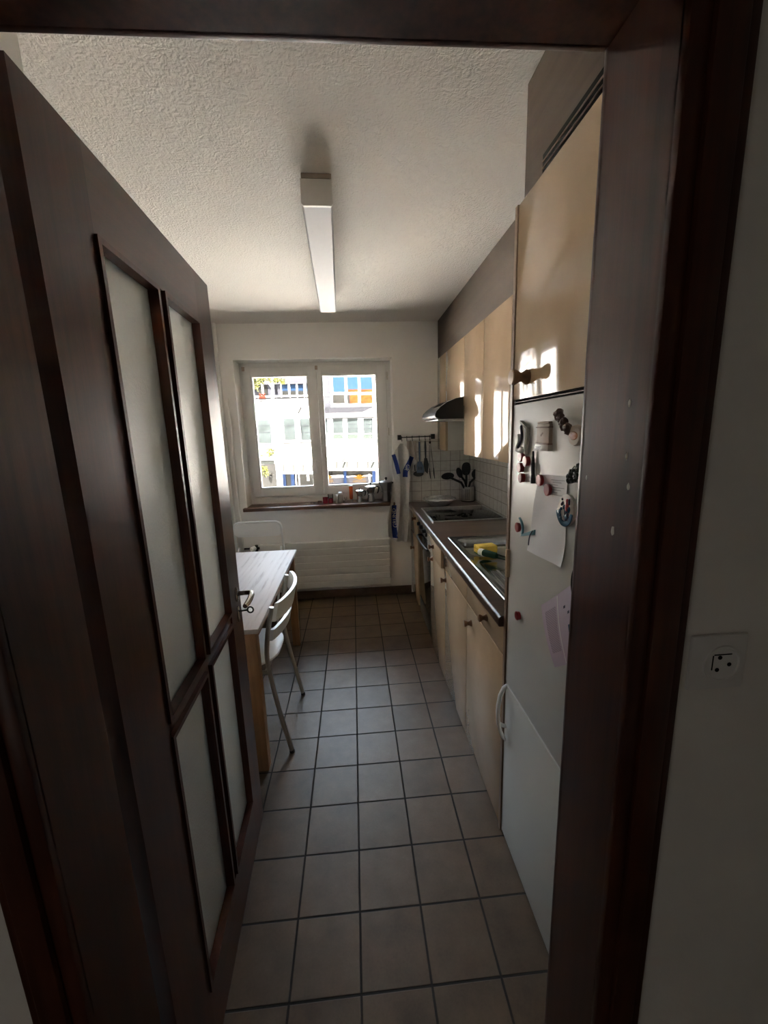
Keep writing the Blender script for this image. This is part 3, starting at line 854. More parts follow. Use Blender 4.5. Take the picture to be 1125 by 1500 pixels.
# utensil holder and utensils
HC = Vector((1.478, 2.762, WT1))
b = MB()
b.lathe([(0, .001), (.058, .001), (.060, .004), (.060, .132), (.0615, .134), (.0615, .136), (.057, .136), (.057, .006), (0, .006)], HC, (0, 0, 1), 28)
hold = tag(obj('utensil_holder', b, M['potsteel']), 'perforated steel utensil pot in the worktop corner', 'utensil holder')
b = MB()
for i in range(-1, 2):
    for j in range(7):
        a = -PI/2 - .35 + i*.24
        p = HC + Vector((math.cos(a)*.0597, math.sin(a)*.0597, .025+j*.014))
        b.cyl(p, p+Vector((math.cos(a)*.0012, math.sin(a)*.0012, 0)), .0046, seg=8)
obj('holes', b, M['black'], hold)
b = MB(); b.lathe([(.0605, .0), (.0625, .0), (.0625, .008), (.0605, .008)], HC, (0, 0, 1), 28); obj('base_ring', b, M['black'], hold)
UT = [((656, 697.5), 'black nylon spoon tilting left out of the steel pot', .042, .066, 'spoon', -.030), ((683, 690), 'black nylon turner standing upright in the steel pot', .054, .066, 'turner', -.008), ((698, 697), 'black nylon ladle leaning right out of the steel pot', .070, .055, 'ladle', .010), ((674, 695), 'thin black nylon server between spoon and turner in the pot', .036, .056, 'server', .026)]
for (px, py), lab, w, h_, nm, dy in UT:
    top = at(px, py, 'y', 2.745+dy)
    base = Vector((HC.x+(.02 if px < 680 else -.02), HC.y+dy, WT1+.012))
    d = (top-base); L = d.length; dd = d.normalized()
    rim = base + dd*(.132/dd.z)
    t = thing('cooking_spoon' if nm == 'spoon' else 'kitchen_'+nm, base, lab, 'utensil', 'black utensils in the steel pot')
    b = MB()
    neck = Vector((HC.x + (base.x+dd.x*.5*L-HC.x)*.8, base.y, base.z+dd.z*L*.72))
    b.tube([base, rim*.5+neck*.5 if False else base+(neck-base)*.5, neck, top-dd*.01], [.007, .009, .011, .010], 8); obj('handle', b, M['black'], t)
    b = MB()
    side = Vector((0, 1, 0)).cross(dd).normalized()
    ctr = top + dd*(h_*.3 if nm != 'spoon' else 0)
    ds = dd if nm != 'spoon' else (dd+side*(-1.2)).normalized() if (side.x > 0) else (dd+side*1.2).normalized()
    sd = Vector((0, 1, 0)).cross(ds).normalized()
    vs = []
    for k_ in range(20):
        a = 2*PI*k_/20
        e = .75 if nm == 'turner' else 1
        ca, sa = math.cos(a), math.sin(a)
        vs.append(ctr + ds*h_*math.copysign(abs(ca)**e, ca)*.9 + sd*w*.75*math.copysign(abs(sa)**e, sa))
    b.prism(vs, (0, .006, 0), .002); obj('head', b, M['black'], t)

# sponge, dish brush
sp_ = thing('sponge', (1.14, 1.20, .87), 'yellow sponge with green scourer on the sink edge', 'sponge')
R = Matrix.Rotation(math.radians(8), 4, 'Z')
def spo(u, v, w): p = R @ Vector((u, v, 0)); return (1.115+p.x, 1.150+p.y, WT1+.006+w)
def slab(x0, x1, y0, y1, z0, z1, inset=0):
    pts = [(x0, y0, z0), (x1, y0, z0), (x1, y0, z1-.014), (x1-.006, y0+.006, z1-.010), (x1, y0, z1-.004), (x1, y0, z1), (x0, y0, z1)]
    return pts
b = MB(); pr = [(-.05, 0.008), (.05, .008), (.052, .018), (.046, .026), (.052, .034), (.050, .046), (-.05, .046), (-.052, .034), (-.046, .026), (-.052, .018)]
b.prism([spo(u, -.034, w) for u, w in pr], Vector(spo(0, .034, 0))-Vector(spo(0, -.034, 0)), .004); obj('foam', b, M['sponge'], sp_)
b = MB(); b.prism([spo(u, -.034, w) for u, w in ((-.049, 0), (.049, 0), (.049, .008), (-.049, .008))], Vector(spo(0, .034, 0))-Vector(spo(0, -.034, 0))); obj('scourer', b, M['scour'], sp_, 'green scouring pad')
dbx = thing('dish_brush', (1.12, 1.03, WT1), 'dish brush with white tip, green bristles and clear handle in front of the sponge', 'brush')
p0 = Vector((1.068, 1.095, WT1+.034)); p1 = Vector((1.19, .93, WT1+.030)); dd = (p1-p0).normalized()
b = MB(); b.lathe([(0, -.006), (.016, -.004), (.018, .006), (.018, .022), (0, .022)], p0, dd, 20); obj('tip', b, M['whiteplastic'], dbx, 'white end cap')
b = MB(); b.lathe([(.0165, .022), (.0175, .03), (.0165, .085), (.013, .10), (0, .10)], p0, dd, 20, rnd=.05); obj('bristles', b, M['greenbr'], dbx, 'green bristle head')
b = MB(); b.tube([p0+dd*.095, p0+dd*.13, p0+dd*.19, p0+dd*.26], [.012, .010, .008, .009], 12); obj('handle', b, M['clearplastic'], dbx, 'clear plastic handle')

# rail with hooks on the window wall
rail = thing('hook_rail', (1.01, 2.82, 1.46), 'dark metal hook rail with square ends on the window wall', 'hook rail')
RZ, RY = 1.486, 2.808
b = MB(); b.cyl((.862, RY, RZ-.003), (1.166, RY, RZ), .0045, seg=10); obj('bar', b, M['darkmetal'], rail)
for x in (.862, 1.166):
    b = MB(); b.box(x-.016, x+.016, RY-.012, YB-.0005, RZ-.024, RZ+.020, .003); obj('bracket', b, M['black'], rail)
HK = [at(px, 645, 'y', RY-.01).x for px in (588.5, 596, 604, 614.3, 622.8, 629.5)]
for x in HK:
    b = MB(); b.tube([(x, RY+.006, RZ-.004), (x, RY+.004, RZ+.007), (x, RY-.006, RZ+.007), (x, RY-.008, RZ-.012), (x, RY-.008, RZ-.030), (x, RY-.014, RZ-.036), (x, RY-.022, RZ-.030), (x, RY-.023, RZ-.024)], .0028, 8); obj('hook', b, M['black'], rail)
TYY = RY-.016
def hang(name, lab, px, outline, m, thick=.006, bev=.001, yy=None, cat='utensil', loc=None):
    """utensil hanging from a hook; outline in photo pixels on the plane y"""
    yy = yy or TYY
    pts = [at(x, y, 'y', yy) for x, y in outline]
    b = MB(); b.prism(pts, (0, -thick, 0), bev)
    return b
# blue spatula
t = thing('slotted_turner', at(615, 694, 'y', TYY), 'blue-grey slotted turner hanging on the hook rail', 'utensil', 'utensils on the hook rail')
b = MB(); tp = at(614.2, 647, 'y', TYY); bt = at(614.8, 676, 'y', TYY)
b.tube([tp, tp*.5+bt*.5, bt], [.007, .008, .006], 10, flat=(1, 1)); obj('handle', b, M['bluenylon'], t)
hd = [(612, 676), (617.5, 676), (620.5, 683), (621.5, 692.5), (610.5, 692.5), (610, 683)]
b = hang('', '', 0, hd, None); h0 = obj('blade', b, M['bluenylon'], t)
b = MB()
for x in (613, 615.3, 617.6):
    p = at(x, 686, 'y', TYY-.0065); b.box(p.x-.003, p.x+.003, p.y-.001, p.y+.002, p.z-.014, p.z+.014)
obj('slots', b, M['greynylon'], h0)
# dark turner
t = thing('dark_turner', at(625, 694, 'y', TYY), 'dark grey turner hanging between the blue turner and the tongs', 'utensil', 'utensils on the hook rail')
b = MB(); b.tube([at(622.7, 646, 'y', TYY), at(623, 655, 'y', TYY), at(623.5, 672, 'y', TYY)], [.007, .010, .006], 10); obj('handle', b, M['greynylon'], t)
b = hang('', '', 0, [(621.5, 671), (625.5, 671), (628, 680), (626.5, 694), (622, 690), (620.5, 680)], None); obj('blade', b, M['greynylon'], t)
# tongs
t = thing('kitchen_tongs', at(633, 702, 'y', TYY), 'steel kitchen tongs with black tips on the last hook', 'utensil', 'utensils on the hook rail')
b = MB(); b.ell(at(629.8, 648, 'y', TYY-.004), .010, .008, .012); obj('pivot', b, M['black'], t)
for (x0, y0, x1, y1, x2, y2) in ((629, 652, 629.2, 686, 630.7, 701), (631, 654, 635, 685, 636.7, 701)):
    b = MB(); b.tube([at(x0, y0, 'y', TYY), at((x0+x1)/2, (y0+y1)/2, 'y', TYY-.003), at(x1, y1, 'y', TYY)], [.003, .0045, .0045], 8); a_ = obj('arm', b, M['aludull'], t)
    b = MB(); b.tube([at(x1, y1, 'y', TYY), at((x1+x2)/2-.2, (y1+y2)/2, 'y', TYY), at(x2, y2, 'y', TYY)], [.007, .010, .005], 10, flat=(.6, 1)); obj('tip', b, M['black'], t, 'black nylon tip')
# dark ladle behind towel
t = thing('dark_ladle', at(612, 697, 'y', YB-.03), 'dark ladle hanging behind the towel and the blue turner', 'utensil', 'utensils on the hook rail')
b = MB(); b.tube([at(604, 648, 'y', YB-.016), at(608, 690, 'y', YB-.016)], .005, 8); obj('handle', b, M['greynylon'], t)
p = at(613, 694, 'y', YB-.0195); b = MB(); b.ell(p, .048, .010, .026); obj('bowl', b, M['greynylon'], t)
# pot cloth with loop
t = thing('pot_cloth', at(602, 672, 'y', YB-.02), 'beige pot cloth with a loop hanging behind the striped towel', 'cloth')
def pc(u, v):
    p = at(596+u*14, 646+v*28, 'y', YB-.036); return (p.x, p.y-.004*math.sin(u*9), p.z)
b = MB(); b.sheet(pc, 12, 12, (0, .004, 0)); obj('cloth', b, M['potcloth'], t)
b = MB(); b.tube([at(604, 646, 'y', TYY+.004), at(607, 660, 'y', TYY+.004), at(610, 675, 'y', TYY+.006)], .005, 8, flat=(.4, 1)); obj('loop', b, M['towel'], t)

# striped towel
YT = 2.772
rows = [(650, 586.5, 591.5), (654, 583.5, 594.5), (660, 579.5, 598), (668, 575.4, 603.5), (674, 574.4, 609), (677, 574.3, 611), (684, 574.6, 606), (694, 576, 601), (702, 577, 599.6), (715, 575.5, 599.2), (732, 572.3, 598.4), (748, 569.5, 598.2), (764, 567.4, 598.2), (776, 568, 598.2), (785, 568.8, 598), (789, 573, 597), (792.5, 584, 593)]
def tdepth(x, z):
    h = (1.42-z)/.85
    a = 1-abs(math.sin((x-.855+.04*h)*34+.6*math.sin(z*5)))**1.3
    c = .5+.5*math.cos((x-.80)*95+z*4)
    return YT + .028 - (.058*a + .014*c)*min(1, .35+h*1.2) - .015*h
def trow(v):
    f = v*(len(rows)-1); i = min(int(f), len(rows)-2); t = f-i
    a, c = rows[i], rows[i+1]
    return [a[j]*(1-t)+c[j]*t for j in range(3)]
def tow(u, v):
    y, xl, xr = trow(v)
    p = at(xl+(xr-xl)*u, y, 'y', YT)
    return (p.x, tdepth(p.x, p.z), p.z)
towel = thing('kitchen_towel', at(585, 790, 'y', YT), 'white towel with blue lettered stripes hanging from the hook rail', 'towel')
b = MB(); b.sheet(tow, 44, 80, (0, .006, 0)); obj('towel_cloth', b, M['towel'], towel, smooth=70)
def band(path, w, off=.0015):
    pts = [at(x, y, 'y', YT) for x, y in path]
    def fn(u, v):
        f = v*(len(pts)-1); i = min(int(f), len(pts)-2); t = f-i
        c = pts[i]*(1-t)+pts[i+1]*t
        d = (pts[min(i+1, len(pts)-1)]-pts[i]).normalized()
        s_ = Vector((-d.z, 0, d.x))
        q = c + s_*(u-.5)*w
        return (q.x, tdepth(q.x, q.z)-off, q.z)
    b = MB(); b.sheet(fn, 6, 40, (0, .001, 0)); return b
def letters(body, path, size, off=.0035, start=0.0, gap=1.0):
    me = text_mesh(body, size, 0, 'LEFT', gap)
    p0 = at(*path[0], 'y', YT); p1 = at(*path[1], 'y', YT)
    d = (p1-p0).normalized(); up = Vector((-d.z, 0, d.x))
    def fn(co):
        q = p0 + d*(co.x+start) + up*(co.y-size*.34)
        return (q.x, tdepth(q.x, q.z)-off, q.z)
    b = MB()
    bm2 = bmesh.new(); bm2.from_mesh(me); bmesh.ops.subdivide_edges(bm2, edges=bm2.edges, cuts=1); bmesh.ops.triangulate(bm2, faces=bm2.faces); bm2.to_mesh(me); bm2.free()
    b.add_mesh(me, None, fn); return b
o1 = obj('blue_stripe', band([(577.2, 740), (576.4, 755), (577.0, 772), (578.8, 787)], .046), M['towelstripe'], towel, 'blue stripe with white letters')
obj('lettering', letters('GRUND', [(578.6, 772.5), (576.4, 740)], .050, gap=1.0), M['towel'], o1, 'white letters GRUND', flip=False)
o2 = obj('blue_stripe', band([(576.5, 666), (580.5, 679), (584, 694)], .034), M['towelstripe'], towel)
o3 = obj('blue_stripe', band([(603.5, 669), (598.5, 681), (594, 690), (593.5, 699)], .044), M['towelstripe'], towel)
obj('lettering', letters('GRUND'[:2], [(598.5, 680.5), (593, 694)], .044), M['towel'], o3, 'white letters GR', flip=False)

# ---------------------------------------------------------------- things on the sill
SZ = .9035
def moka(x, y, s, lab, m='alu', rot=0):
    t = thing('moka_pot', (x, y, SZ), lab, 'moka pot', 'moka pots on the window sill')
    R8 = [(0, 0), (.46, 0), (.48, .02), (.38, .62), (.36, .72)]
    b = MB(); b.lathe([(r*s*.9, h*s) for r, h in R8], (x, y, SZ), (0, 0, 1), 8, rot=rot); obj('boiler', b, M[m], t, smooth=20)
    b = MB(); b.lathe([(.40*s, .72*s), (.40*s, .80*s)], (x, y, SZ), (0, 0, 1), 20); obj('collar', b, M[m], t)
    b = MB(); b.lathe([(.33*s, .80*s), (.36*s, .90*s), (.50*s, 1.46*s), (.50*s, 1.50*s)], (x, y, SZ), (0, 0, 1), 8, rot=rot)
    b.prism([(x-.44*s, y-.10*s, SZ+1.18*s), (x-.66*s, y, SZ+1.50*s), (x-.44*s, y, SZ+1.50*s)], (0, .10*s, 0)); obj('pot_top', b, M[m], t, smooth=20)
    b = MB(); b.lathe([(.52*s, 1.50*s), (.52*s, 1.54*s), (.30*s, 1.62*s), (.09*s, 1.66*s), (0, 1.66*s)], (x, y, SZ), (0, 0, 1), 16); ld = obj('lid', b, M[m], t)
    b = MB(); b.lathe([(.06*s, 1.66*s), (.06*s, 1.72*s), (.10*s, 1.76*s), (.10*s, 1.84*s), (.07*s, 1.90*s), (0, 1.91*s)], (x, y, SZ), (0, 0, 1), 12); obj('lid_knob', b, M['black'], ld, 'black knob')
    b = MB(); b.tube([(x+.42*s, y, SZ+1.42*s), (x+.72*s, y, SZ+1.46*s), (x+.82*s, y, SZ+1.36*s), (x+.76*s, y, SZ+1.0*s), (x+.66*s, y, SZ+.78*s)], [.06*s, .08*s, .09*s, .08*s, .06*s], 8, flat=(1, .7)); obj('handle', b, M['black'], t, 'black handle')
    return t
moka(.488, 2.90, .069, 'smallest of the three moka pots on the window sill', rot=.2)
moka(.593, 2.905, .092, 'middle-sized shiny moka pot between the small and the dull large one', rot=.3)
moka(.738, 2.90, .116, 'largest dull grey moka pot beside the hanging towel', 'aludull', rot=.1)
for x, y, lab in ((.048, 2.89, 'empty tealight cup nearest the left on the sill'), (.088, 2.885, 'empty tealight cup second from the left on the sill'), (.112, 2.93, 'empty tealight cup just left of the red candles')):
    b = MB(); b.lathe([(0, .001), (.019, .001), (.0195, .018), (.0205, .018), (.0195, .017), (.0185, .004), (0, .004)], (x, y, SZ-.0005), (0, 0, 1), 20)
    tag(obj('tealight_cup', b, M['alu']), lab, 'tealight', 'tealight cups on the window sill')
for x, y, h_, lab in ((.168, 2.895, .056, 'shorter red glass candle on the sill'), (.216, 2.90, .082, 'taller half-full red glass candle beside the shorter one')):
    t = thing('red_candle', (x, y, SZ), lab, 'candle', 'red candles on the window sill')
    b = MB(); b.lathe([(0, .0), (.022, .0), (.023, .004), (.0235, .046), (0, .046)], (x, y, SZ), (0, 0, 1), 20); obj('wax', b, M['redglass'], t)
    b = MB(); b.lathe([(.0236, .047), (.0245, .047), (.0245, h_), (.0232, h_), (.0232, .048)], (x, y, SZ), (0, 0, 1), 20); obj('glass_rim', b, M['clearglass'] if h_ > .07 else M['redglass'], t)
t = thing('white_jar', (.308, 2.895, SZ), 'white spice bottle with a wide cap in the middle of the sill', 'bottle')
b = MB(); b.lathe([(0, 0), (.022, 0), (.024, .004), (.024, .062), (.018, .074), (.017, .080), (0, .080)], (.308, 2.895, SZ), (0, 0, 1), 20); obj('bottle', b, M['oldceramic'], t)
b = MB(); b.lathe([(0, .080), (.021, .080), (.021, .098), (0, .099)], (.308, 2.895, SZ), (0, 0, 1), 20); obj('cap', b, M['whiteplastic'], t)
b = MB(); b.lathe([(.0243, .020), (.0248, .020), (.0248, .052), (.0243, .052)], (.308, 2.895, SZ), (0, 0, 1), 20); obj('paper_label', b, M['stone'], t)
t = thing('white_shaker', (.275, 2.885, SZ), 'slim white shaker left of the white spice bottle', 'shaker')
b = MB(); b.lathe([(0, 0), (.013, 0), (.014, .003), (.012, .06), (.010, .07), (0, .074)], (.275, 2.870, SZ), (0, 0, 1), 16); obj('body', b, M['oldceramic'], t)
b = MB(); b.lathe([(.0105, .066), (.0125, .067), (.011, .078), (0, .081)], (.275, 2.870, SZ), (0, 0, 1), 16); obj('top', b, M['whiteplastic'], t)
t = thing('small_figurine', (.358, 2.93, SZ), 'tiny grey ornament between the white bottle and the orange tube', 'ornament')
b = MB(); b.lathe([(0, 0), (.012, 0), (.010, .014), (.006, .02), (0, .022)], (.358, 2.93, SZ), (0, 0, 1), 14); b.ell((.346, 2.93, SZ+.032), .006, .006, .014); b.ell((.366, 2.93, SZ+.036), .006, .006, .014); b.ell((.357, 2.93, SZ+.022), .011, .008, .010); obj('body', b, M['stone'], t)
t = thing('orange_tube', (.408, 2.90, SZ), 'orange tube standing upright on the sill beside the small moka pot', 'tube')
b = MB(); b.lathe([(0, .028), (.011, .028), (.016, .036), (.0175, .13), (.018, .148), (0, .149)], (.408, 2.90, SZ), (0, 0, 1), 18, sy=.8); obj('tube_body', b, M['orange'], t)
b = MB(); b.lathe([(0, 0), (.014, 0), (.014, .026), (.010, .028), (0, .028)], (.408, 2.90, SZ), (0, 0, 1), 18); obj('foot', b, M['oldceramic'], t, 'pale foot')
b = MB(); b.lathe([(0, .149), (.019, .149), (.019, .157), (0, .158)], (.408, 2.90, SZ), (0, 0, 1), 18, sy=.8); obj('cap', b, M['whiteplastic'], t, 'white cap')

# ---------------------------------------------------------------- table
tb = thing('dining_table', (-.33, 1.41, 0), 'pine dining table with a pale top against the left wall', 'table')
TX0, TX1, TA, TB, TZ = -.665, .003, .800, 2.020, .722
b = MB(); b.box(TX0, TX1, TA, TB, TZ-.022, TZ, .002); obj('tabletop', b, M['tabletop'], tb)
b = MB()
for x in (TX0+.03, TX1-.055):
    b.box(x, x+.02, TA+.07, TB-.08, TZ-.095, TZ-.0225)
for y in (TA+.03, TB-.055):
    b.box(TX0+.07, TX1-.08, y, y+.02, TZ-.095, TZ-.0225)
obj('apron', b, M['pine'], tb)
for x in (TX0+.012, TX1-.068):
    for y in (TA+.010, TB-.066):
        b = MB(); b.box(x, x+.052, y, y+.052, 0, TZ-.0225, .003); obj('leg', b, M['pine'], tb)

# ---------------------------------------------------------------- chairs
ch = thing('dining_chair', (-.15, 1.14, 0), 'white two-slat chair with grey tubular legs pushed up to the table', 'chair')
CY0, CY1 = .925, 1.360
def smooth_path(pts, n=6):
    pts = [Vector(p) for p in pts]; out = []
    for i in range(len(pts)-1):
        a = pts[max(i-1, 0)]; b_ = pts[i]; c = pts[i+1]; d = pts[min(i+2, len(pts)-1)]
        for j in range(n):
            t = j/n
            out.append(.5*((2*b_)+(-a+c)*t+(2*a-5*b_+4*c-d)*t*t+(-a+3*b_-3*c+d)*t**3))
    return out+[pts[-1]]
for y in (CY0, CY1):
    fy = y + (-.008 if y < 1.1 else .008)
    b = MB(); b.tube(smooth_path([(.078, fy, .006), (.04, fy, .20), (.005, y, .42), (-.002, y, .53), (.012, y, .64), (.030, y, .72), (.040, y, .765)]), .0115, 10); obj('leg', b, M['chairmetal'], ch)
    b = MB(); b.cyl((.079, fy, 0), (.0765, fy, .014), .013); obj('foot_cap', b, M['black'], ch, 'black plastic foot')
    b = MB(); b.tube(smooth_path([(-.385, fy, .004), (-.36, y, .22), (-.33, y, .41), (-.30, y, .438), (-.15, y, .438), (-.005, y, .438)]), .0105, 10); obj('leg', b, M['chairmetal'], ch)
def seatpts(z):
    out = []
    for i in range(40):
        a = 2*PI*i/40; ca, sa = math.cos(a), math.sin(a)
        out.append((-.175+.200*math.copysign(abs(ca)**.55, ca), 1.142+.195*math.copysign(abs(sa)**.55, sa)*(1 if ca < 0 else 1-.12*ca), z))
    return out
b = MB(); b.prism(seatpts(.4485), (0, 0, .014), .005); obj('seat', b, M['chairwhite'], ch)
b = MB(); b.cyl((-.012, CY0, .438), (-.012, CY1, .438), .009); obj('stretcher', b, M['chairmetal'], ch)
b = MB(); b.cyl((-.33, CY0, .41), (-.33, CY1, .41), .009); obj('stretcher', b, M['chairmetal'], ch)
def slat(z0, z1, bow, lean):
    def fn(u, v):
        y = CY0-.004+(CY1-CY0+.008)*u
        z = z0+(z1-z0)*v + .012*math.sin(PI*u)*(v-.5)
        xb = .012 + (z-.64)*.23
        return (xb+bow*math.sin(PI*u)**.8+.010, y, z)
    b = MB(); b.sheet(fn, 24, 6, (.017, 0, 0)); return b
obj('back_slat', slat(.695, .785, .050, 0), M['chairwhite'], ch)
obj('back_slat', slat(.600, .655, .045, 0), M['chairwhite'], ch)
# folding chair behind the table
fc = thing('folding_chair', (-.39, 2.45, 0), 'white metal folding chair between the table and the radiator', 'chair')
BX0, BX1, BY = -.580, -.192, 2.55
b = MB()
b.tube(smooth_path([(BX1-.006, 2.72, .006), (BX1, 2.66, .25), (BX1+.002, 2.60, .50), (BX1+.002, BY, .72), (BX1-.002, BY-.008, .795), (BX1-.035, BY-.012, .826), (BX1-.10, BY-.012, .829), (BX0+.10, BY-.012, .829), (BX0+.035, BY-.012, .826), (BX0+.002, BY-.008, .795), (BX0-.002, BY, .72), (BX0-.002, 2.60, .50), (BX0, 2.66, .25), (BX0+.006, 2.72, .006)], 5), .0095, 10); obj('frame', b, M['chairwhite'], fc)
def bp(u, v):
    x = BX0+.004+(BX1-BX0-.008)*u; z = .705+.112*v
    return (x, BY+.004-.012*math.sin(PI*u)*0-(z-.72)*.12, z)
b = MB(); pts = []
for cx_, cz_, a0 in ((BX1-.04, .79, 0), (BX0+.04, .79, 90), (BX0+.04, .735, 180), (BX1-.04, .735, 270)):
    for i in range(7):
        a = math.radians(a0+i*15); pts.append((cx_+.036*math.cos(a), BY-.010, cz_+.032*math.sin(a)))
b.prism(pts, (0, .007, 0), .002); obj('backrest', b, M['chairwhite'], fc)
b = MB(); b.box(BX0+.02, BX1-.02, 2.22, 2.56, .438, .452, .006); obj('seat', b, M['chairwhite'], fc)
for x in (BX0+.018, BX1-.018):
    b = MB(); b.tube([(x, 2.15, .006), (x, 2.28, .25), (x, 2.44, .43), (x, 2.575, .60)], .0095, 10); obj('leg', b, M['chairwhite'], fc)

# ---------------------------------------------------------------- magnets and papers on the refrigerator
FX = CX
def fpt(px, py): return at(px, py, 'x', FX-.006)
def disc(px, py, r, d, lab, out=.012, face=True, group='round red magnets on the refrigerator', yz=None, base=0):
    p = at(px, py, 'x', FX-out)
    t = thing('round_magnet', (FX, p.y, p.z), lab, 'magnet', group)
    b = MB(); b.lathe([(0, base), (r*.92, base), (r*.92, out-.004), (r, out-.003), (r, out), (0, out)], (FX, p.y, p.z), (-1, 0, 0), 24); obj('body', b, M['red'], t)
    b = MB(); b.lathe([(0, out), (r*.9, out), (r*.86, out+.0012), (0, out+.0014)], (FX, p.y, p.z), (-1, 0, 0), 24); obj('face', b, M['pinkface'] if face else M['red'], t, 'shiny face of the magnet')
disc(761.3, 669.5, .0155, 0, 'topmost round red magnet of the cluster, under the relief plaque')
disc(768.3, 675.8, .0155, 0, 'round red magnet at the right of the cluster, beside the pen')
disc(759.8, 685.0, .0155, 0, 'round red magnet in the left middle of the cluster')
disc(761.5, 700, .0145, 0, 'darkest and lowest round red magnet of the cluster', face=False)
disc(789, 703.5, .0160, 0, 'round red magnet pinning the top left corner of the white note', base=.0045)
disc(800.5, 717.5, .0160, 0, 'round red magnet lower on the white note', base=.0045)
disc(757, 772.5, .0150, 0, 'round red magnet holding the cyan plastic clip', face=False, out=.016, base=.008)
disc(756.3, 902, .0140, 0, 'lone red magnet low on the refrigerator door', face=False, group=None, out=.010)
# relief plaque magnet
t = thing('relief_plaque', (FX, .315, 1.47), 'grey and white relief plaque magnet at the upper left of the refrigerator', 'magnet')
b = MB(); b.prism([(FX, .342, 1.560), (FX, .292, 1.540), (FX, .298, 1.462), (FX, .350, 1.476)], (-.011, 0, 0), .001); obj('slab', b, M['stone'], t)
b = MB(); b.prism([(FX-.0112, .337, 1.552), (FX-.0112, .297, 1.536), (FX-.0112, .302, 1.468), (FX-.0112, .344, 1.480)], (-.0012, 0, 0)); obj('relief_ground', b, M['whiteplastic'], t)
b = MB(); b.tube(smooth_path([(FX-.014, .322, 1.538), (FX-.015, .314, 1.520), (FX-.015, .318, 1.503), (FX-.016, .331, 1.488), (FX-.016, .340, 1.478)]), [.0045]*25 if False else .004, 8); b.ell((FX-.014, .322, 1.541), .004, .005, .006); obj('relief_figure', b, M['navyink'], t, 'dark serpentine relief')
b = MB(); b.tube(smooth_path([(FX-.015, .336, 1.520), (FX-.016, .330, 1.500), (FX-.017, .340, 1.480), (FX-.016, .325, 1.470)]), .0045, 8); b.ell((FX-.014, .318, 1.475), .006, .014, .010); b.ell((FX-.015, .345, 1.478), .006, .008, .010); obj('relief_drapery', b, M['whiteplastic'], t)
# house souvenir
t = thing('house_magnet', (FX, .192, 1.483), 'tan souvenir house magnet with dark lettering on its base', 'magnet')
y0, y1 = .228, .157
b = MB(); b.box(FX-.010, FX, y1, y0, 1.497, 1.547, .002); b.box(FX-.011, FX, y1+.003, y0-.003, 1.547, 1.553, .002); obj('house', b, M['tan'], t)
b = MB(); b.box(FX-.013, FX, y1-.002, y0+.002, 1.493, 1.498, .001); b.box(FX-.013, FX, y1-.001, y0+.001, 1.537, 1.540, .001); obj('cornice', b, M['tandark'], t)
b = MB(); b.box(FX-.013, FX, y1-.003, y0+.004, 1.478, 1.494, .001); bs = obj('base', b, M['oldceramic'], t)
me = text_mesh('nest', .020)
b = MB(); b.add_mesh(me, Matrix(((0, 0, -1, FX-.0134), (-1, 0, 0, y0-.002), (0, 1, 0, 1.4805), (0, 0, 0, 1)))); obj('lettering', b, M['navyink'], bs, 'dark lettering', flip=False)
b = MB(); b.prism([(FX-.0101, .204, 1.518), (FX-.0101, .192, 1.526), (FX-.0101, .189, 1.524), (FX-.0101, .200, 1.515)], (-.001, 0, 0)); obj('motif', b, M['tandark'], t)
# carved bark and agate
t = thing('agate_magnet', (FX, .05, 1.50), 'carved brown resin magnet with an amber agate slice at its lower end', 'magnet')
b = MB()
for i in range(16):
    u = random.random(); b.ell((FX-.0125-random.random()*.006, .098-u*.042+random.uniform(-.010, .010), 1.567-u*.036+random.uniform(-.007, .007)), .009, .011, .010, 8, 6, .15)
obj('carving', b, M['feather'], t)
b = MB(); b.lathe([(0, 0), (.025, 0), (.027, .006), (.024, .013), (.018, .014), (0, .014)], (FX, .034, 1.519), (-1, 0, 0), 18, sx=.9, sy=1.0, rnd=.04); ag = obj('agate_slice', b, M['tan'], t)
b = MB(); b.lathe([(0, .014), (.016, .0142), (.014, .0155), (0, .016)], (FX, .033, 1.518), (-1, 0, 0), 16, sx=.6, sy=1.1); obj('agate_core', b, M['agate'], ag, 'amber core')
# pen
t = thing('marker_pen', (FX-.008, .250, 1.39), 'thin black and grey marker pen hanging on the refrigerator', 'pen')
b = MB(); b.lathe([(0, 0), (.0055, 0), (.0055, .052), (.003, .060), (0, .060)], (FX-.0062, .247, 1.386), (0, .08, 1), 12); obj('barrel', b, M['greynylon'], t)
b = MB(); b.lathe([(0, .060), (.004, .060), (.0028, .088), (0, .089)], (FX-.0062, .247, 1.386), (0, .08, 1), 12); obj('tip', b, M['black'], t)
b = MB(); b.lathe([(0, -.002), (.0060, -.002), (.0060, .014), (0, .014)], (FX-.0062, .247, 1.386), (0, .08, 1), 12); obj('cap', b, M['black'], t)
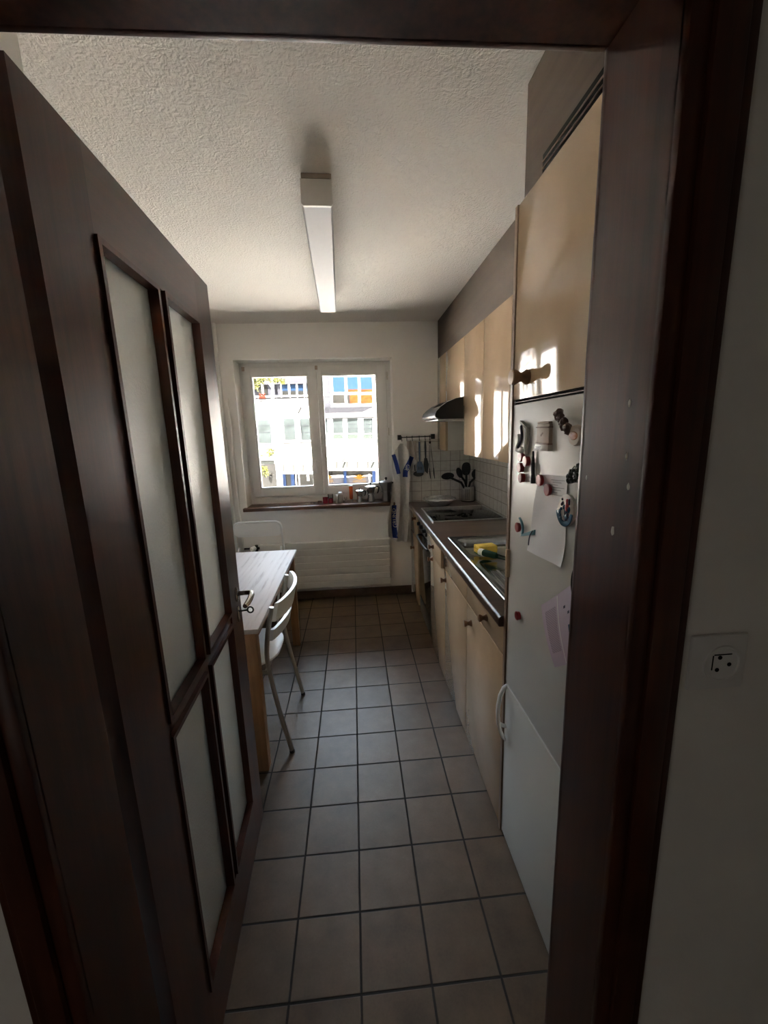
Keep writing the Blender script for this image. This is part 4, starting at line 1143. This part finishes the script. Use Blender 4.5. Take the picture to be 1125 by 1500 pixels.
# white note
note = thing('white_note', (FX, .15, 1.18), 'white sheet of paper with pencilled lines pinned by two red magnets', 'paper')
def nz(u, v):
    # u: 0 far .. 1 near, v: 0 top .. 1 bottom
    yt = .226+(.070-.226)*u; yb = .272+(.056-.272)*u
    y = yt+(yb-yt)*v**1.3; z = 1.413+.010*u - v*(.232-.010*u)
    out = .002+.026*max(0, v-.55)**1.5*u + .010*max(0, v-.7)*(1-u) + .0018*(1+math.sin(u*7+v*5))*sm(v*2.2) + .035*max(0, u-.55)*max(0, v-.75)
    return (FX-out, y, z)
b = MB(); b.sheet(nz, 24, 36, (.0006, 0, 0)); sh_ = obj('sheet', b, M['paper'], note, smooth=60)
b = MB()
for i in range(7):
    v0 = .05+i*.028
    u0 = .50+.06*(i % 2); u1 = .93-.1*(i % 3)
    b.sheet(lambda u, v: tuple(Vector(nz(u0+(u1-u0)*u, v0+.006*v+.002*math.sin(u*40)))+Vector((-.0009, 0, 0))), 14, 1, (.0004, 0, 0))
obj('pencil_lines', b, M['ink'], sh_, 'faint pencilled lines')
# dark rock magnet
t = thing('rock_magnet', (FX, .025, 1.41), 'dark green rock-like magnet in the shape of a little hill', 'magnet')
b = MB()
for i in range(22):
    u = random.random(); wd = .034*(1-u*.85)
    b.ell((FX-.010, .024-u*.016+random.uniform(-wd, wd), 1.414+u*.042), .010, .009, .008, 8, 6, .2)
obj('rock', b, M['darkrock'], t)
# oval souvenir
t = thing('oval_souvenir', (FX, .055, 1.31), 'oval souvenir magnet with a blue lower rim and a red figure, over the paper edge', 'magnet')
pc_ = at(829, 748, 'x', FX-.012)
pts = []
for i in range(28):
    a = 2*PI*i/28; pts.append((FX-.0065, pc_.y+.038*math.cos(a), pc_.z+.040*math.sin(a)-.006*math.cos(a)))
b = MB(); b.prism(pts, (-.008, 0, 0), .003); obj('oval', b, M['stone'], t)
b = MB()
pts = [(FX-.0145, pc_.y+.037*math.cos(a), pc_.z+.038*math.sin(a)) for a in [math.radians(185+i*12) for i in range(15)]] + [(FX-.0145, pc_.y+.028*math.cos(a), pc_.z+.026*math.sin(a)) for a in [math.radians(353-i*12) for i in range(15)]]
b.prism(pts, (-.003, 0, 0), .0008); obj('blue_rim', b, M['blueceramic'], t, 'blue glazed rim')
b = MB(); b.ell((FX-.0155, pc_.y-.010, pc_.z+.010), .003, .008, .013); b.ell((FX-.0155, pc_.y-.010, pc_.z+.025), .003, .005, .005); obj('red_figure', b, M['red'], t, 'small red figure')
b = MB()
for i in range(16): b.ell((FX-.0150, pc_.y+random.uniform(-.02, .026), pc_.z+random.uniform(-.022, .012)), .003, random.uniform(.003, .007), random.uniform(.004, .008), 8, 6)
obj('blue_motifs', b, M['blueceramic'], t)
b = MB()
for i in range(12): b.ell((FX-.0152, pc_.y+random.uniform(-.022, .024), pc_.z+random.uniform(-.020, .028)), .003, random.uniform(.002, .005), random.uniform(.003, .009), 8, 6)
obj('dark_motifs', b, M['navyink'], t)
# cyan clip
t = thing('cyan_clip', (FX, .28, 1.22), 'cyan plastic clip with a curved hook left of the white note', 'clip')
b = MB(); pts = smooth_path([(FX-.006, .330, 1.267), (FX-.006, .312, 1.255), (FX-.006, .304, 1.238), (FX-.006, .306, 1.222)])
b.tube(pts, .005, 8, flat=(.7, .8)); obj('hook', b, M['cyan'], t)
b = MB(); b.prism([(FX-.001, .318, 1.212), (FX-.001, .309, 1.222), (FX-.001, .226, 1.2545), (FX-.001, .226, 1.240)], (-.006, 0, 0), .001); obj('strip', b, M['cyan'], t)
b = MB(); b.tube(smooth_path([(FX-.006, .236, 1.25), (FX-.012, .240, 1.235), (FX-.012, .246, 1.215), (FX-.008, .256, 1.202)]), .0017, 6); obj('cord', b, M['navyink'], t, 'short dark cord')
# leaflet on a ring
t = thing('lilac_leaflet', (FX, .06, .95), 'lilac printed leaflet hanging crooked below a ring clip', 'leaflet')
A, B_, C_, D_ = [at(*p, 'x', FX-.006) for p in ((798, 886), (846, 849), (818, 977), (850, 968))]
def lf(u, v):
    p = (A*(1-u)+B_*u)*(1-v)+(C_*(1-u)+D_*u)*v
    return (FX-.006-.006*math.sin(PI*v)-.010*(1-u)**3, p.y, p.z)
b = MB(); b.sheet(lf, 14, 16, (.0012, 0, 0)); sh_ = obj('sheet', b, M['lilac'], t, smooth=60)
def patch(u0, u1, v0, v1, nu=4, nv=10, off=.001):
    b = MB(); b.sheet(lambda u, v: tuple(Vector(lf(u0+(u1-u0)*u, v0+(v1-v0)*v))+Vector((-off, 0, 0))), nu, nv, (.0004, 0, 0)); return b
obj('printed_text', patch(.09, .39, .15, .80), M['lilacdark'], sh_, 'column of small print')
obj('fold_line', patch(.44, .455, .02, .98), M['whiteplastic'], sh_)
b = MB()
for (u, v) in ((.62, .22), (.74, .32)):
    b.sheet(lambda a, c: tuple(Vector(lf(u+.05*a, v+.035*c))+Vector((-.001, 0, 0))), 2, 2, (.0004, 0, 0))
obj('print_marks', b, M['navyink'], sh_)
obj('blue_print', patch(.74, .90, .50, .60), M['blueceramic'], sh_, 'blue printed motif')
rg = thing('ring_clip', (FX, .0, 1.15), 'dark metal ring holding the lilac leaflet at the edge of the door jamb', 'ring')
p = at(845.5, 856, 'x', FX-.008)
b = MB(); b.tube([p+Vector((0, .024*math.cos(a), .042*math.sin(a))) for a in [2*PI*i/28 for i in range(28)]], .0022, 8, closed=True); obj('ring', b, M['darkmetal'], rg)
b = MB(); b.box(FX-.010, FX, p.y-.012, p.y+.012, p.z-.026, p.z-.014, .002); obj('clip', b, M['chrome'], rg)
# small pinkish magnet by the jamb
p = at(850, 773, 'x', FX-.005)
b = MB(); b.lathe([(0, 0), (.010, 0), (.010, .005), (.006, .009), (0, .010)], (FX, p.y-.004, p.z), (-1, 0, 0), 14, rnd=.1)
tag(obj('shell_magnet', b, M['tan']), 'small tan shell-like magnet peeking out beside the jamb', 'magnet')

# ---------------------------------------------------------------- wall socket in the hallway
so = thing('wall_socket', (.903, YF0, 1.195), 'white flush wall socket on the hallway wall beside the door frame', 'socket')
b = MB(); b.box(.865, .942, YF0-.006, YF0, 1.196, 1.273, .003); obj('cover_plate', b, M['whiteplastic'], so)
c0 = Vector((.908, YF0-.006, 1.233))
b = MB(); b.lathe([(0, 0), (.0255, 0), (.0255, .0024), (.0225, .0024), (.0215, .0006), (0, .0006)], c0, (0, -1, 0), 28); ins = obj('insert_ring', b, M['whiteplastic'], so)
b = MB()
for k_ in range(3):
    a = PI/2 + k_*2*PI/3 + .4
    b.cyl(c0+Vector((math.cos(a)*.010, -.0004, math.sin(a)*.010)), c0+Vector((math.cos(a)*.010, -.0013, math.sin(a)*.010)), .0028, seg=10)
b.box(c0.x-.012, c0.x+.012, c0.y-.001, c0.y, c0.z+.0125, c0.z+.014); b.box(c0.x-.014, c0.x-.0125, c0.y-.001, c0.y, c0.z-.008, c0.z+.0125)
obj('contact_holes', b, M['grille'], so, 'dark contact holes')

# ---------------------------------------------------------------- outdoors
YO = 26.0
def fo(px, py, y=YO): return at(px, py, 'y', y)
GZ = fo(500, 735).z
b = MB(); b.box(-60, 60, 3.3, 60, GZ-.3, GZ)
tag(obj('street', b, M['street']), 'pale street in front of the white building', 'street', kind='structure')
bl = thing('apartment_building', (0, YO+4, GZ), 'white building across the street, seen through the window', 'building')
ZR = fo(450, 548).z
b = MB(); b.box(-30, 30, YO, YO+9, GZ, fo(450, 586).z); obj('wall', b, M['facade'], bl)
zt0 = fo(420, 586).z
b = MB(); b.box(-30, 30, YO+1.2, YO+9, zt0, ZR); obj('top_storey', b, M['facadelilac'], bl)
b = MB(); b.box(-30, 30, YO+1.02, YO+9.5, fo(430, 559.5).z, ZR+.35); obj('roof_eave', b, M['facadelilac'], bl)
def frect(name, x0, y0, x1, y1, m, d0=0.0, d1=.06, parent=bl, label=None):
    p = fo((x0), (y0+y1)/2); q = fo(x1, (y0+y1)/2)
    za = fo((x0+x1)/2, y0).z; zb_ = fo((x0+x1)/2, y1).z
    b = MB(); b.box(p.x, q.x, YO-d1, YO-d0, zb_, za)
    return obj(name, b, M[m], parent, label)
# top-floor ribbon window, left
for x0, x1, m in ((372, 378, 'fdark'), (381, 386, 'fdark'), (387, 398, 'facadelilac'), (402, 407, 'facadelilac'), (408.5, 418.5, 'fskyrefl'), (421.5, 430.5, 'fskyrefl'), (433, 442, 'fskyrefl'), (446, 456, 'fskyrefl')):
    w_ = frect('top_window', x0, 561, x1, 579, m, -1.16, -1.10)
    if m == 'fskyrefl': frect('low_pane', x0, 570, x1, 579, 'fdark', -1.1, -1.07, w_)
for x0, x1 in ((378, 381), (406.8, 408.5), (418.5, 421.5), (430.5, 433), (442, 446)):
    frect('top_post', x0, 559.5, x1, 580, 'facade', -1.14, -1.04)
frect('balustrade', 370, 579, 484, 581.2, 'facade', 0, .05)
frect('balustrade', 370, 584.3, 484, 586, 'facade', 0, .05)
b = MB()
for i in range(26):
    p = fo(372+i*3.4, 582.7); b.box(p.x, p.x+.08, YO-.03, YO, p.z-.09, p.z+.09)
obj('baluster', b, M['fmetal'], bl)
frect('ledge_line', 370, 586, 460, 586.8, 'facadegrey', 0, .10)
p = fo(387, 581.5); b = MB(); b.box(p.x-.28, p.x+.12, YO-.30, YO-.06, p.z-.12, p.z+.05, .04)
for i in range(9): b.ell((p.x+random.uniform(-.25, .1), YO-.18, p.z+random.uniform(.04, .18)), .06, .06, .06, 8, 6)
obj('flower_box', b, M['redflower'], bl, 'red flower box on the balustrade')
# middle row windows
for x0, y0, x1, y1 in ((375, 615, 397, 649.5), (416, 613, 432.5, 644.5), (440.5, 613, 457, 644.5)):
    w_ = frect('window', x0, y0, x1, y1, 'fglass', 0, .03)
    for yy in (623, 633): frect('glazing_bar', x0, yy, x1, yy+.4, 'facadelilac', .03, .04, w_)
frect('window_ledge', 414, 645.2, 458, 647.6, 'facade', 0, .06)
frect('window_ledge', 414, 648.4, 458, 649.4, 'facadegrey', 0, .05)
frect('balcony_panel', 379, 650.5, 400, 668, 'facadelilac', 0, .04)
frect('ledge', 379, 669, 402, 674, 'facade', 0, .08)
frect('strip_window', 380, 674.5, 402, 679.5, 'canopy', 0, .05)
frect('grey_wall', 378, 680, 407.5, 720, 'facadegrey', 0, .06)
b = MB(); a_, c_, d_ = fo(398.5, 692.5), fo(394.5, 697), fo(398.5, 699)
for s_, e_ in ((a_, c_), (c_, d_)): b.tube([s_+Vector((0, -.12, 0)), e_+Vector((0, -.12, 0))], .05, 6)
obj('dark_chevron', b, M['fmetal'], bl, 'dark chevron sign on the grey wall')
frect('column', 407.5, 680, 414.5, 722, 'facade', 0, .5)
b = MB(); b.tube([fo(437, 605.5)+Vector((0, -.02, 0)), fo(443, 599.5)+Vector((0, -.5, .1))], .05, 6); obj('flag_bracket', b, M['fmetal'], bl)
# shop fronts
frect('shop_window', 415, 693, 459, 722, 'fdark', 0, .03)
frect('shop_window', 466, 689, 556, 722, 'fdark', 0, .03)
for x0, x1 in ((415.5, 419.5), (427, 432), (504, 508), (545.5, 550.5)):
    frect('blue_post', x0, 689, x1, 722, 'bluepost', 0, .2)
for x0, y0, x1, y1 in ((433, 693, 435, 713), (437.5, 693, 439.5, 713), (449.5, 690, 453, 704), (467, 697, 545, 699), (467, 708.5, 545, 712), (540, 694, 542.5, 706), (473, 696, 503, 697.3), (550.5, 689, 557, 722)):
    frect('shop_frame', x0, y0, x1, y1, 'facade', .03, .10)
frect('shop_panel', 467, 699.5, 545, 708, 'facadelilac', .03, .05)
# glass canopies on slanted arms
for x0, x1, yt_, yb_, nd in ((415, 459, 682, 692.5, 3), (478, 554, 677.5, 688, 5)):
    p0, p1 = fo(x0, yb_, YO-1.0), fo(x1, yb_, YO-1.0)
    q0, q1 = fo(x0, yt_, YO-.05), fo(x1, yt_, YO-.05)
    b = MB(); b.hexa([p0, p1, q1, q0], [Vector(v_)+Vector((0, 0, .05)) for v_ in (p0, p1, q1, q0)]); cn = obj('glass_canopy', b, M['canopy'], bl)
    for i in range(nd+1):
        t_ = i/nd; b = MB(); b.tube([p0.lerp(p1, t_)+Vector((0, 0, .06)), q0.lerp(q1, t_)+Vector((0, 0, .06))], .05, 6); obj('canopy_rib', b, M['fmetal'], cn)
    b = MB(); b.tube([p0, p1], .07, 6); obj('canopy_edge', b, M['facade'], cn)
for (xa, ya, xb, yb2) in ((502, 676, 506, 670), (544, 675, 548.5, 669)):
    b = MB(); b.tube([fo(xa, ya, YO-1.0), fo(xb, yb2, YO-.03)], .045, 6); obj('canopy_rod', b, M['fmetal'], bl)
# right-hand row of windows
for x0, x1 in ((477, 480), (488, 502.5), (509, 524.5), (532.5, 546)):
    w_ = frect('window', x0, 613, x1, 634.5, 'fglass', 0, .03)
    for yy in (621, 627): frect('glazing_bar', x0, yy, x1, yy+.4, 'facadelilac', .03, .04, w_)
    frect('lower_panel', x0, 636.5, x1, 643, 'fgreen', 0, .03)
frect('window_head', 475, 611.8, 549, 613, 'facadegrey', 0, .08)
frect('window_ledge', 476, 644, 553, 646, 'facade', 0, .06)
frect('window_ledge', 476, 646.3, 553, 647.2, 'facadegrey', 0, .05)
# bay window
bz0, bz1 = fo(515, 596).z, fo(515, 546).z
bx0, bx1 = fo(484, 575).x, fo(550, 575).x
b = MB(); b.box(bx0, bx1, YO-.22, YO+1.3, bz0, bz1); bay = obj('bay_window', b, M['facade'], bl, 'white bay window')
sx0, sz0 = fo(473, 600).x, fo(510, 604.5).z
b = MB(); b.hexa([(sx0, YO, sz0), (bx1-.9, YO, sz0), (bx1-.1, YO, bz0-.02), (sx0, YO, bz0-.02)], [(sx0, YO-.04, sz0), (bx1-.9, YO-.04, sz0), (bx1-.1, YO-.2, bz0-.02), (sx0, YO-.2, bz0-.02)]); obj('bay_soffit_shade', b, M['facadelilac'], bl)  # lilac tone and slanted end paint the shade under the bay
frect('side_panel', 472, 586.8, 484, 597, 'facadelilac', 0, .03)  # lilac tone paints the shade beside the bay
frect('side_panel', 472, 552, 484, 579, 'facadelilac', 0, .03)
def bpane(x0, y0, x1, y1, m, d=.03):
    p = at(x0, (y0+y1)/2, 'y', YO-.22); q = at(x1, (y0+y1)/2, 'y', YO-.22); za = at((x0+x1)/2, y0, 'y', YO-.22).z; zb_ = at((x0+x1)/2, y1, 'y', YO-.22).z
    b = MB(); b.box(p.x, q.x, YO-.22-d, YO-.22+.02, zb_, za); return obj('pane' if m in ('fskyrefl', 'fdark') else 'curtain', b, M[m], bay)
for i, (x0, x1) in enumerate(((487.5, 505), (508.7, 524.5), (528, 545.5))):
    bpane(x0, 552, x1, 574.3, 'fskyrefl'); bpane(x0, 578, x1, 591, 'fdark')
    if i: bpane(x0+.3 if i == 2 else x0+4, 578.5, x1-.4, 590.7, 'curtain', .04); bpane(x0+.5, 570.5, x1-.4, 574, 'curtain', .04)
# shop sign letters with palm emblem
for xs in (469.5, 517):
    sg = bl
    me = text_mesh('AVORA', 1)
    p = fo(xs, 707.2, YO-.25); q = fo(xs+19.5, 707.2, YO-.25); wx = max(v_.co.x for v_ in me.vertices); sc = (q.x-p.x)/wx
    b = MB(); b.add_mesh(me, Matrix(((sc, 0, 0, p.x), (0, 0, 1, p.y), (0, sc*1.15, 0, p.z), (0, 0, 0, 1)))); obj('sign_letters', b, M['gold'], bl, 'yellow shop letters', flip=False)
    c = fo(xs+9.7, 702, YO-.25)
    b = MB()
    for a in (25, 50, 75, 105, 130, 155):
        a = math.radians(a); r_ = .42
        b.tube([c, c+Vector((math.cos(a)*r_*.6, 0, math.sin(a)*r_*.75)), c+Vector((math.cos(a)*r_*1.0, 0, math.sin(a)*r_*.8-.02))], [.03, .05, .02], 6)
    obj('sign_emblem', b, M['gold'], bl, 'yellow palm-like emblem')
# parked car, mostly hidden below the sash
car = thing('parked_car', fo(452, 735, 21), 'pale blue car parked in front of the shop', 'car')
pc0 = fo(452, 735, 21)
b = MB(); y0 = 20.2
prof = [(-.6, .35), (-.6, .75), (-.45, 1.0), (.3, 1.55), (2.2, 1.6), (3.2, 1.0), (3.9, .85), (3.95, .35)]
b.prism([(pc0.x+x, y0, GZ+z) for x, z in prof], (0, 1.6, 0), .08); obj('body', b, M['carblue'], car)
b = MB(); b.prism([(pc0.x+x, y0-.01, GZ+z) for x, z in ((-.2, 1.02), (.38, 1.48), (2.1, 1.52), (2.85, 1.02))], (0, 1.62, 0)); obj('side_window', b, M['fdark'], car)
for x in (.35, 3.0):
    for y in (y0-.02, y0+1.42):
        b = MB(); b.cyl((pc0.x+x, y, GZ+.32), (pc0.x+x, y+.2, GZ+.32), .32, seg=20); obj('wheel', b, M['black'], car)
# street tree
YTR = 15.0
tree = thing('street_tree', (at(340, 600, 'y', YTR).x, YTR, GZ), 'fresh green street tree at the left of the window view', 'tree')
tx = at(340, 600, 'y', YTR).x
b = MB(); b.tube([(tx, YTR, GZ), (tx+.05, YTR, 0), (tx+.15, YTR, 2.2), (tx+.3, YTR, 4.2)], [.2, .16, .12, .06], 10)
for px, py in ((395, 556), (385, 560), (404, 657), (388, 690)):
    e = at(px, py, 'y', YTR); b.tube([(tx+.05, YTR, e.z-.9), (tx+(e.x-tx)*.5, YTR, e.z-.25), e], [.07, .05, .02], 8)
obj('trunk', b, M['bark'], tree)
b = MB()
def leaf(c, s):
    a = random.uniform(0, 2*PI); el = random.uniform(-.9, .4); d = Vector((math.cos(a)*math.cos(el), math.sin(a)*math.cos(el), math.sin(el)))
    sd = d.cross(Vector((random.uniform(-1, 1), random.uniform(-1, 1), 1))).normalized()
    v_ = [b.bm.verts.new(c), b.bm.verts.new(c+d*s*.5+sd*s*.2), b.bm.verts.new(c+d*s), b.bm.verts.new(c+d*s*.5-sd*s*.2)]
    b.bm.faces.new(v_)
for cx_, cy_, rx_, ry_, n_ in ((376, 556, 9, 8, 260), (390, 553, 9, 4, 160), (404, 554, 7, 5, 140), (413, 558, 4, 4, 50), (374, 566, 5, 5, 70), (398, 662, 6, 6, 110), (406, 656, 3, 3, 30), (383, 666, 4, 3, 40), (386, 690, 6, 8, 150), (350, 560, 20, 25, 300), (355, 680, 20, 40, 300)):
    for i in range(n_):
        a = random.uniform(0, 2*PI); r_ = math.sqrt(random.random())
        leaf(at(cx_+rx_*r_*math.cos(a), cy_+ry_*r_*math.sin(a), 'y', YTR+random.uniform(-.3, .3)), random.uniform(.08, .15))
obj('foliage', b, M['leaf'], tree, flip=False)
# slender pale tree trunk further back
t = thing('slim_street_tree', (fo(399, 640, 22).x, 22, GZ), 'slim pale trunk standing in front of the white building', 'tree')
b = MB(); p = fo(399.5, 586, 22); b.tube([(p.x, 22, GZ), (p.x, 22, p.z), fo(399, 548, 22)], [.10, .08, .06], 8); b.tube([fo(399, 568, 22), fo(392, 560, 22), fo(389, 552, 22)], [.04, .03, .02], 6); obj('trunk', b, M['facade'], t)

# ---------------------------------------------------------------- light
W = bpy.data.worlds.new('World'); S.world = W; W.use_nodes = True
nt = W.node_tree; bg = nt.nodes['Background']
tcn = nt.nodes.new('ShaderNodeTexCoord'); sepn = nt.nodes.new('ShaderNodeSeparateXYZ'); rp = nt.nodes.new('ShaderNodeValToRGB')
nt.links.new(tcn.outputs['Generated'], sepn.inputs[0]); nt.links.new(sepn.outputs['Z'], rp.inputs['Fac'])
e = rp.color_ramp.elements; e[0].position = 0; e[0].color = (.88, .94, 1, 1); e[1].position = .8; e[1].color = (.60, .78, 1, 1)
nt.links.new(rp.outputs['Color'], bg.inputs['Color']); bg.inputs['Strength'].default_value = 3.0
sun = bpy.data.lights.new('sun', 'SUN'); sun.energy = 230; sun.angle = math.radians(.6); sun.color = (1, .92, .80)
so_ = bpy.data.objects.new('sun', sun); COL.objects.link(so_)
sd = Vector((-.06, .275, -.96)); so_.rotation_euler = sd.to_track_quat('-Z', 'Y').to_euler(); so_.location = (5, -8, 12)
sky = bpy.data.lights.new('sky_fill', 'SUN'); sky.energy = 6.5; sky.angle = math.radians(75); sky.color = (.72, .86, 1)  # soft second sun added to push extra sky light through the window
sk_ = bpy.data.objects.new('sky_fill', sky); COL.objects.link(sk_); sk_.location = (0, 12, 12)
sk_.rotation_euler = Vector((.04, -.56, -.83)).to_track_quat('-Z', 'Y').to_euler()
por = bpy.data.lights.new('window_portal', 'AREA'); por.shape = 'RECTANGLE'; por.size = 1.3; por.size_y = 1.2; por.cycles.is_portal = True
po = bpy.data.objects.new('window_portal', por); COL.objects.link(po); po.location = (.13, 3.13, 1.54); po.rotation_euler = (-PI/2, 0, 0)

hl = bpy.data.lights.new('hall_fill', 'AREA'); hl.shape = 'RECTANGLE'; hl.size = .8; hl.size_y = 1.6; hl.energy = .85; hl.color = (1, .92, .84)  # unseen fill lamp, added to lift the dim hallway walls
ho = bpy.data.objects.new('hall_fill', hl); COL.objects.link(ho); ho.location = (-1.10, -1.75, 1.2)
ho.rotation_euler = Vector((.75, 1, -.12)).to_track_quat('-Z', 'Y').to_euler()

# ---------------------------------------------------------------- camera and view
cd = bpy.data.cameras.new('camera'); cam = bpy.data.objects.new('camera', cd); COL.objects.link(cam)
cd.sensor_fit = 'HORIZONTAL'; cd.sensor_width = 36; cd.lens = FPX/1125*36; cd.clip_start = .02; cd.clip_end = 300
Rm = Matrix((CR, -CD, -_f)).transposed()
cam.matrix_world = Matrix.Translation(CAM) @ Rm.to_4x4()
S.camera = cam
vs_ = S.view_settings; vs_.view_transform = 'Standard'; vs_.look = 'None'; vs_.exposure = 1.38; vs_.gamma = 1; vs_.use_curve_mapping = False
cy = S.cycles
cy.use_denoising = True; cy.denoiser = 'OPENIMAGEDENOISE'
cy.max_bounces = 14; cy.diffuse_bounces = 8; cy.glossy_bounces = 6; cy.transmission_bounces = 8; cy.transparent_max_bounces = 12
cy.sample_clamp_indirect = 12; cy.caustics_reflective = False; cy.caustics_refractive = True; cy.blur_glossy = .5
